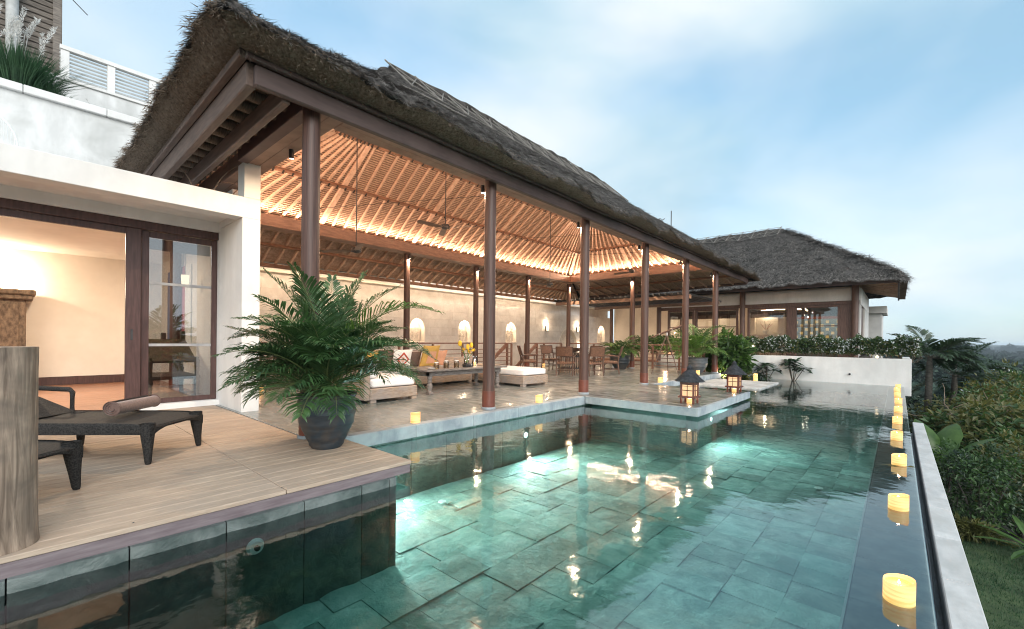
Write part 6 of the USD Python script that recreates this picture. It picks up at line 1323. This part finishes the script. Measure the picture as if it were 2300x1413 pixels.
lamp_light('SphereLight', (-5.0, 18.0, -.02), (0, 0, 1), 5.0, WARM2, radius=.03, nm='hedge_glow')  # unseen light at the shrub base, placed to light its leaves
bush('leafy_shrub', 'low leafy shrub at the water under the last front pillar', (-4.9, 18.5, .05), (.7, .4, .35), 1200, .20, .04, ('leaf', 'leaf_olive'), 63)
def frangipani(x, y, z, hs, label, seed, n=5):
    r = np.random.default_rng(seed); T = Thing('frangipani_plant', label, 'plant', (x, y, z))
    for k in range(n):
        a = r.uniform(0, 6.28); h = hs*r.uniform(.45, 1.0); e = np.array([x+.45*hs*math.cos(a)*r.uniform(.3, 1), y+.12*math.sin(a), z+h]); m = np.array([x, y, z])*.5+e*.5+[0, 0, -.05]; put(T, 'stem', MB().tube([(x, y, z-.1), m, e], [.018, .014, .011], 6), 'bark')
        for q in range(11):
            b = q*2.4+r.uniform(0, .5); el = r.uniform(-.1, .8); d = np.array([[math.cos(b)*math.cos(el), math.sin(b)*math.cos(el)*.7, math.sin(el)]]); v, f = leaf_blade(e, d[0], .30*r.uniform(.8, 1.2), .062, .4); put(T, 'leaf', MB().add(v, f), 'frangipani')
def leaf_blade(p, d, L, w, droop=.25):
    d = d/np.linalg.norm(d); s = np.cross(d, [0, 0, 1.0]); s /= np.linalg.norm(s)+1e-9; up = np.cross(s, d); t = np.array([.0, .15, .4, .7, .9, 1.0]); ww = np.array([.1, .35, .8, 1.0, .6, 0])*w
    G = np.array([[p+d*L*q+up*(-droop*L*q*q)+s*k*x+up*abs(k)*x*.25 for k in (-1, 0, 1)] for q, x in zip(t, ww)]); return MB().grid(G).arr()
frangipani(-3.70, 18.75, -.22, .62, 'small frangipani plant standing in the water behind the pool step', 3, 4)
frangipani(-2.86, 18.75, -.22, .78, 'larger frangipani plant standing in the water against the white wall', 5, 7)
frangipani(-3.95, 18.85, -.22, .2, 'tiny low plant at the far left corner of the pool step', 6, 2)

def upper_grass(x, y, z, h, n, label, seed, plumes=0):
    r = np.random.default_rng(seed); T = Thing('fountain_grass', label, 'ornamental grass', (x, y, z)); a = r.uniform(0, 6.28, n); rad = r.uniform(.0, .3, n)*h; L = h*r.uniform(.6, 1.1, n); out = r.uniform(.1, .75, n); b = np.stack([x+rad*np.cos(a)*.6, y+rad*np.sin(a), np.full(n, z)], -1); dv = np.stack([np.cos(a)*out*.7, np.sin(a)*out, np.ones(n)], -1); dv /= np.linalg.norm(dv, axis=1, keepdims=True)
    s = np.stack([-np.sin(a), np.cos(a), 0*a], -1)*.008*h; m = b+dv*L[:, None]*.55; tip = b+dv*L[:, None]+np.stack([np.cos(a)*.25, np.sin(a)*.25, -.15+0*a], -1)*L[:, None]*out[:, None]
    v = np.stack([b-s, b+s, m+s*.8, m-s*.8, tip], 1).reshape(-1, 3); k = np.arange(n)*5; put(T, 'blades', MB().add(v, np.concatenate([np.stack([k, k+1, k+2], 1), np.stack([k, k+2, k+3], 1), np.stack([k+3, k+2, k+4], 1)])), 'grass_green', kind='stuff')
    for i in range(plumes):
        q = np.array([x+r.normal(0, .15)*h, y+r.normal(0, .28)*h, z+h*r.uniform(.85, 1.25)]); d = np.array([r.normal(0, .15), r.normal(0, .3), 1.0]); d /= np.linalg.norm(d); st = MB().tube([(x, y, z), q], .006, 4); fr = MB(); nn = 70; t = r.uniform(0, 1, nn); aa = r.uniform(0, 6.28, nn); w = .05*np.sin(np.clip(t, .05, 1)*PI)*h*.6
        p = q+d*(t*.42*h)[:, None]; o = np.stack([np.cos(aa), np.sin(aa), 1.2+0*aa], -1); v, f = leaf_quads(p, o, r.normal(0, 1, (nn, 3)), .07*h, .007*h); pl = put(T, 'plume', fr.add(v, f), 'plume'); put(pl, 'stalk', st, 'plume')
upper_grass(-14.6, -.05, 6.30, 1.25, 2400, 'big dark green fountain grass clump with pale plumes on the upper planter', 2, 14)
upper_grass(-14.6, .45, 6.30, .62, 900, 'medium grass clump at the right of the big one on the upper planter', 5, 3)
upper_grass(-14.55, 1.18, 6.30, .42, 500, 'small round grass tuft on the upper planter near the thatch', 3, 1)

# ------------------------------------------------------------------ garden right of the pool and the distance
def feather_palm(x, y, z, h, n, L, label, seed, lean=(0, 0)):
    global rng; keep = rng; rng = np.random.default_rng(seed); T = Thing('palm_tree', label, 'palm tree', (x, y, z)); top = np.array([x+lean[0], y+lean[1], z+h])
    pts = np.array([[x+lean[0]*t**1.6, y+lean[1]*t**1.6, z+h*t] for t in np.linspace(0, 1, 8)]); put(T, 'trunk', MB().tube(pts, np.linspace(.13, .10, 8), 12), 'bark', smooth=50); put(T, 'crownshaft', MB().tube([top, top+[0, 0, .5]], [.11, .06], 10), 'bark', smooth=50)
    for k in range(n):
        az = k*2.399+rng.uniform(-.3, .3) if k % 3 else rng.uniform(-.6, .6); el = np.clip(1.15-1.3*k/n+rng.normal(0, .12), -.5, 1.3); st, lf = frond(top+[0, 0, .4], az, el, L*rng.uniform(.8, 1.1), rng.uniform(.7, 1.3), nl=40, lw=.022, ll=.62); f = put(T, 'frond', lf, 'leaf_dark'); put(f, 'midrib', st, 'bark')
    rng = keep
feather_palm(.86, 22.9, -3.4, 3.65, 20, 1.6, 'dark palm with swept fronds right beside the planter wall', 3, (.05, 0))
feather_palm(1.45, 24.6, -3.8, 3.3, 20, 1.8, 'second dark palm leaning to the right behind the first', 4, (.25, 0))
specs = [ # x, y, z, rad, n, L, w, mats, label
 ((1.25, 13.3, -1.75), (.72, 1.1, .85), 3400, .10, .026, ('leaf', 'leaf_dark'), 'dense small-leaved round shrub at the lawn edge'),
 ((2.05, 14.6, -1.75), (.95, 1.2, .95), 2600, .16, .04, ('leaf', 'leaf_olive'), 'mid-green shrub right of the round one at the frame edge'),
 ((1.9, 16.6, -1.2), (1.15, 1.4, .95), 3000, .20, .055, ('leaf', 'leaf_olive'), 'broad leaved shrub with upright shoots above the round one'),
 ((1.1, 17.8, -1.75), (.75, 1.1, .85), 2200, .13, .035, ('leaf_dark', 'leaf_olive'), 'dark shrub close behind the banana leaves'),
 ((2.6, 19.6, -1.05), (1.5, 1.5, 1.0), 3600, .15, .04, ('leaf_olive', 'leaf_autumn', 'leaf'), 'yellowing shrub with bare twigs in the middle of the slope'),
 ((1.5, 21.2, -1.75), (1.05, 1.2, .95), 2600, .15, .04, ('leaf_olive', 'leaf_dark'), 'greyish shrub under the two palms'),
 ((2.95, 21.8, -.95), (1.5, 1.5, 1.15), 3600, .16, .045, ('leaf_olive', 'leaf'), 'tall olive shrub at the right frame edge'),
 ((3.3, 26.0, -1.45), (1.6, 1.8, 1.15), 3400, .17, .045, ('leaf_olive', 'leaf_autumn', 'leaf_dark'), 'rusty shrub behind the yellowing one'),
 ((4.35, 30.0, -1.3), (1.3, 1.6, 1.5), 4200, .22, .055, ('leaf_olive', 'leaf'), 'tall feathery tree rising at the right above the white roof'),
 ((3.2, 34.0, -2.9), (1.6, 2.0, 1.3), 3400, .22, .06, ('leaf_dark', 'leaf_olive'), 'dusky round tree in front of the white roof'),
 ((2.2, 30.5, -2.6), (1.8, 2.2, 1.4), 3000, .2, .05, ('leaf_dark', 'leaf_olive'), 'dusky tree behind the palms'),
 ((5.0, 38.0, -2.9), (1.5, 2.2, 1.5), 3600, .26, .07, ('leaf_dark', 'leaf'), 'dark tree at the right edge beyond the feathery tree')]
for i, (c, rad, n, L, w, mats, lb) in enumerate(specs):
    gz = float(ground_z(np.array(c[0]), np.array(c[1])))
    bush('garden_shrub' if i < 8 else 'garden_tree', lb, c, rad, n, L, w, mats, 100+i*7, cat='shrub' if i < 8 else 'tree', trunk=(c[0], c[1], min(gz, c[2]-rad[2])), clumps=30, twigs=10)
def bare_twigs():
    T = Thing('bare_branches', 'tangle of bare pale branches sticking out over the yellowing shrub', 'branches', (2.4, 18.6, -2)); r = np.random.default_rng(8)
    for k in range(16):
        p = np.array([r.uniform(1.2, 3.2), r.uniform(17.0, 19.5), r.uniform(-1.4, -.5)]); d = np.array([r.choice([-1, 1])*r.uniform(.5, 1), r.normal(0, .4), r.uniform(-.1, .5)]); pts = [p]
        for i in range(8): d = d+r.normal(0, .28, 3); d /= np.linalg.norm(d); pts.append(pts[-1]+d*.15)
        put(T, 'branch', MB().tube(pts, np.linspace(.018, .005, len(pts)), 5), 'dead_twig')
bare_twigs()
def banana():
    T = Thing('banana_plant', 'banana plant with broad bright green leaves against the gutter wall', 'plant', (.75, 14.3, -2.6)); r = np.random.default_rng(3); b = np.array([.78, 14.4, -2.5]); put(T, 'stem', MB().tube([b, b+[0, 0, .8]], [.09, .06], 10), 'palm_stem')
    for k, (az, el, L) in enumerate(((.1, 1.15, 1.35), (1.2, 1.25, 1.45), (2.2, 1.35, 1.4), (.6, .75, 1.2), (2.6, .9, 1.1), (4.0, 1.1, 1.3), (5.4, .8, 1.1), (-.4, .35, .9))):
        h = np.array([math.cos(az), math.sin(az), 0]); sd = np.array([-h[1], h[0], 0]); p = b+[0, 0, .7]; G = []
        for t in np.linspace(0, 1, 16):
            e = el-.95*t**1.6; p = p+(h*math.cos(e)+np.array([0, 0, math.sin(e)]))*L/16; w = .23*math.sin(PI*min(1, max(0, (t-.12)/.88)))**.7 if t > .12 else .012; nn = np.cross(h*math.cos(e)+np.array([0, 0, math.sin(e)]), sd); G.append([p+sd*w*q*(1+.05*r.normal())+nn*abs(q)*w*-.25 for q in (-1, -.5, 0, .5, 1)])
        put(T, 'leaf', MB().grid(np.array(G)), 'banana_leaf', smooth=True)
    A = Thing('agave_plant', 'grey-green blade leaved plant at the lower right frame edge', 'plant', (1.75, 11.5, -2.4))
    for k in range(14):
        a = k*2.4; el = r.uniform(.25, .9); v, f = leaf_blade(np.array([1.80, 11.6, -2.35]), np.array([math.cos(a)*math.cos(el), math.sin(a)*math.cos(el), math.sin(el)]), .75, .055, .3); put(A, 'leaf', MB().add(v, f), 'banana_leaf')
    F = Thing('fern_clump', 'low fern clump at the border of the lawn', 'plant', (1.1, 11.9, -2.5)); v, f = leaf_mass(900, (1.12, 12.05, -2.42), (.45, .30, .22), .16, .02, 9); put(F, 'fronds', MB().add(v, f), 'leaf_olive', kind='stuff')
banana()
def far_things():
    R = Thing('white_roof', 'long pale flat roof of a building among the trees', 'building', (9, 62, -5)); put(R, 'roof', MB().box((4.6, 57, -3.55), (13, 61, -3.22), .03), 'grey_wall'); put(R, 'wall', MB().box((5.0, 57.5, -12), (12.6, 60.5, -3.551)), 'grey_wall')
    R = Thing('pool_pavilion_roof', 'pale blue-grey sheet roof seen between the palm trunks', 'building', (3.2, 66, -7)); put(R, 'roof', MB().beam((1.9, 62, -5.1), (4.9, 66, -5.1), 3.0, .12), 'metal_grey'); put(R, 'wall', MB().box((2.2, 62.5, -11), (4.5, 65.5, -5.3)), 'grey_wall')
    for i, (x, y, z) in enumerate(((66, 420, -16), (30, 250, -9.5), (48, 520, -19))):
        H = Thing('far_house', ('tiny white gable far among the trees at the right edge', 'tiny pale house under the big far tree', 'tiny pale house in the far treeline')[i], 'house', (x, y, z)); put(H, 'wall', MB().box((x-3, y-3, z-6), (x+3, y+3, z)), 'white_wall'); put(H, 'roof', MB().add([(x-3.5, y-3.5, z), (x+3.5, y-3.5, z), (x+3.5, y+3.5, z), (x-3.5, y+3.5, z), (x, y-3.5, z+2.6), (x, y+3.5, z+2.6)], [[0, 1, 4], [2, 3, 5], [0, 4, 5], [0, 5, 3], [1, 2, 5], [1, 5, 4]]), 'white_plastic')
    # one crown class, instanced through the far woodland
    r = np.random.default_rng(12); UsdGeom.PointInstancer.Define(stage, '/World/far_woodland'); pi = UsdGeom.PointInstancer.Get(stage, '/World/far_woodland'); targets = []
    for k in range(4):
        v, f = leaf_mass(1300, (0, 0, .55), (.9, .9, .55), .20, .085, 300+k, clumps=22); m = trimesh.creation.icosphere(2, 1.0); q = np.array(m.vertices); q = q*[.66, .66, .42]*(1+.4*(meshkit.fbm(q*1.7+k*5, 3)[:, None]-.5))+[0, 0, .5]
        mb = MB().add(v, f).add(q, m.faces); vv, ff = mb.arr(); p = usdkit.mesh(stage, f'/World/far_woodland/crown_{k+1:03d}', (vv, ff), MAT['far_forest']); targets.append(p.GetPath())
    pi.CreatePrototypesRel().SetTargets(targets); n = 5200; d = np.exp(r.uniform(math.log(44), math.log(2600), n)); a = r.uniform(-.10, .62, n); x, y = d*np.sin(a), d*np.cos(a); keep = ~((x > 3) & (x < 14) & (y > 40) & (y < 63)) & ~((x > 1.5) & (x < 5.4) & (y > 45) & (y < 68)); x, y, d = x[keep], y[keep], d[keep]; n = len(x)
    s = (2.2+r.gamma(2.0, .9, n))*np.clip(d/160, .55, 2.2); z = ground_z(x, y)-.1*s
    lim = 1.2-1.2*d/1000*0; over = (z+s*1.1) > (1.2+.004*d); cap = 0.9-np.clip(.010*d, 0, 1.4)+np.clip((d-400)/2500, 0, 1)*.9; s = np.clip(np.minimum(s, (cap-z)/1.12), .8, None)
    pi.CreatePositionsAttr(Vt.Vec3fArray.FromNumpy(np.stack([x, y, z], -1).astype(np.float32))); pi.CreateScalesAttr(Vt.Vec3fArray.FromNumpy(np.stack([s, s, s*r.uniform(.8, 1.25, n)], -1).astype(np.float32)))
    h = r.uniform(0, 3.14, n); pi.CreateOrientationsAttr(Vt.QuathArray([Gf.Quath(float(math.cos(q)), 0, 0, float(math.sin(q))) for q in h])); pi.CreateProtoIndicesAttr(Vt.IntArray.FromNumpy(r.integers(0, 4, n).astype(np.int32)))
    setd(pi.GetPrim(), 'dark woodland filling the plain out to the horizon', 'woodland', kind='stuff')
    x, y = 11.2, 165; B = Thing('far_tree', 'big rounded tree standing highest on the horizon right of the palms', 'tree', (x, y, -11)); v, f = leaf_mass(5000, (x, y, -.9), (3.3, 3.3, 2.2), .6, .22, 77, clumps=40); put(B, 'crown', MB().add(v, f), 'far_forest', kind='stuff'); put(B, 'trunk', MB().tube([(x, y, -14), (x+.3, y, -6), (x, y, -1)], [.5, .4, .2], 8), 'bark')
far_things()

def haze():
    MAT['haze'] = usdkit.material(stage, '/World/Looks/haze', {'v': ('principled_volume', {'color': (0.80, 0.90, 1.0), 'density': 0.00022, 'anisotropy': 0.0})}, [], volume='v.volume')
    solo('haze', MB().box((-9300, -9300, -60), (9300, 9300, 15.5)), 'haze', 'thin blue evening haze over the plain', 'haze', kind='stuff')
haze()
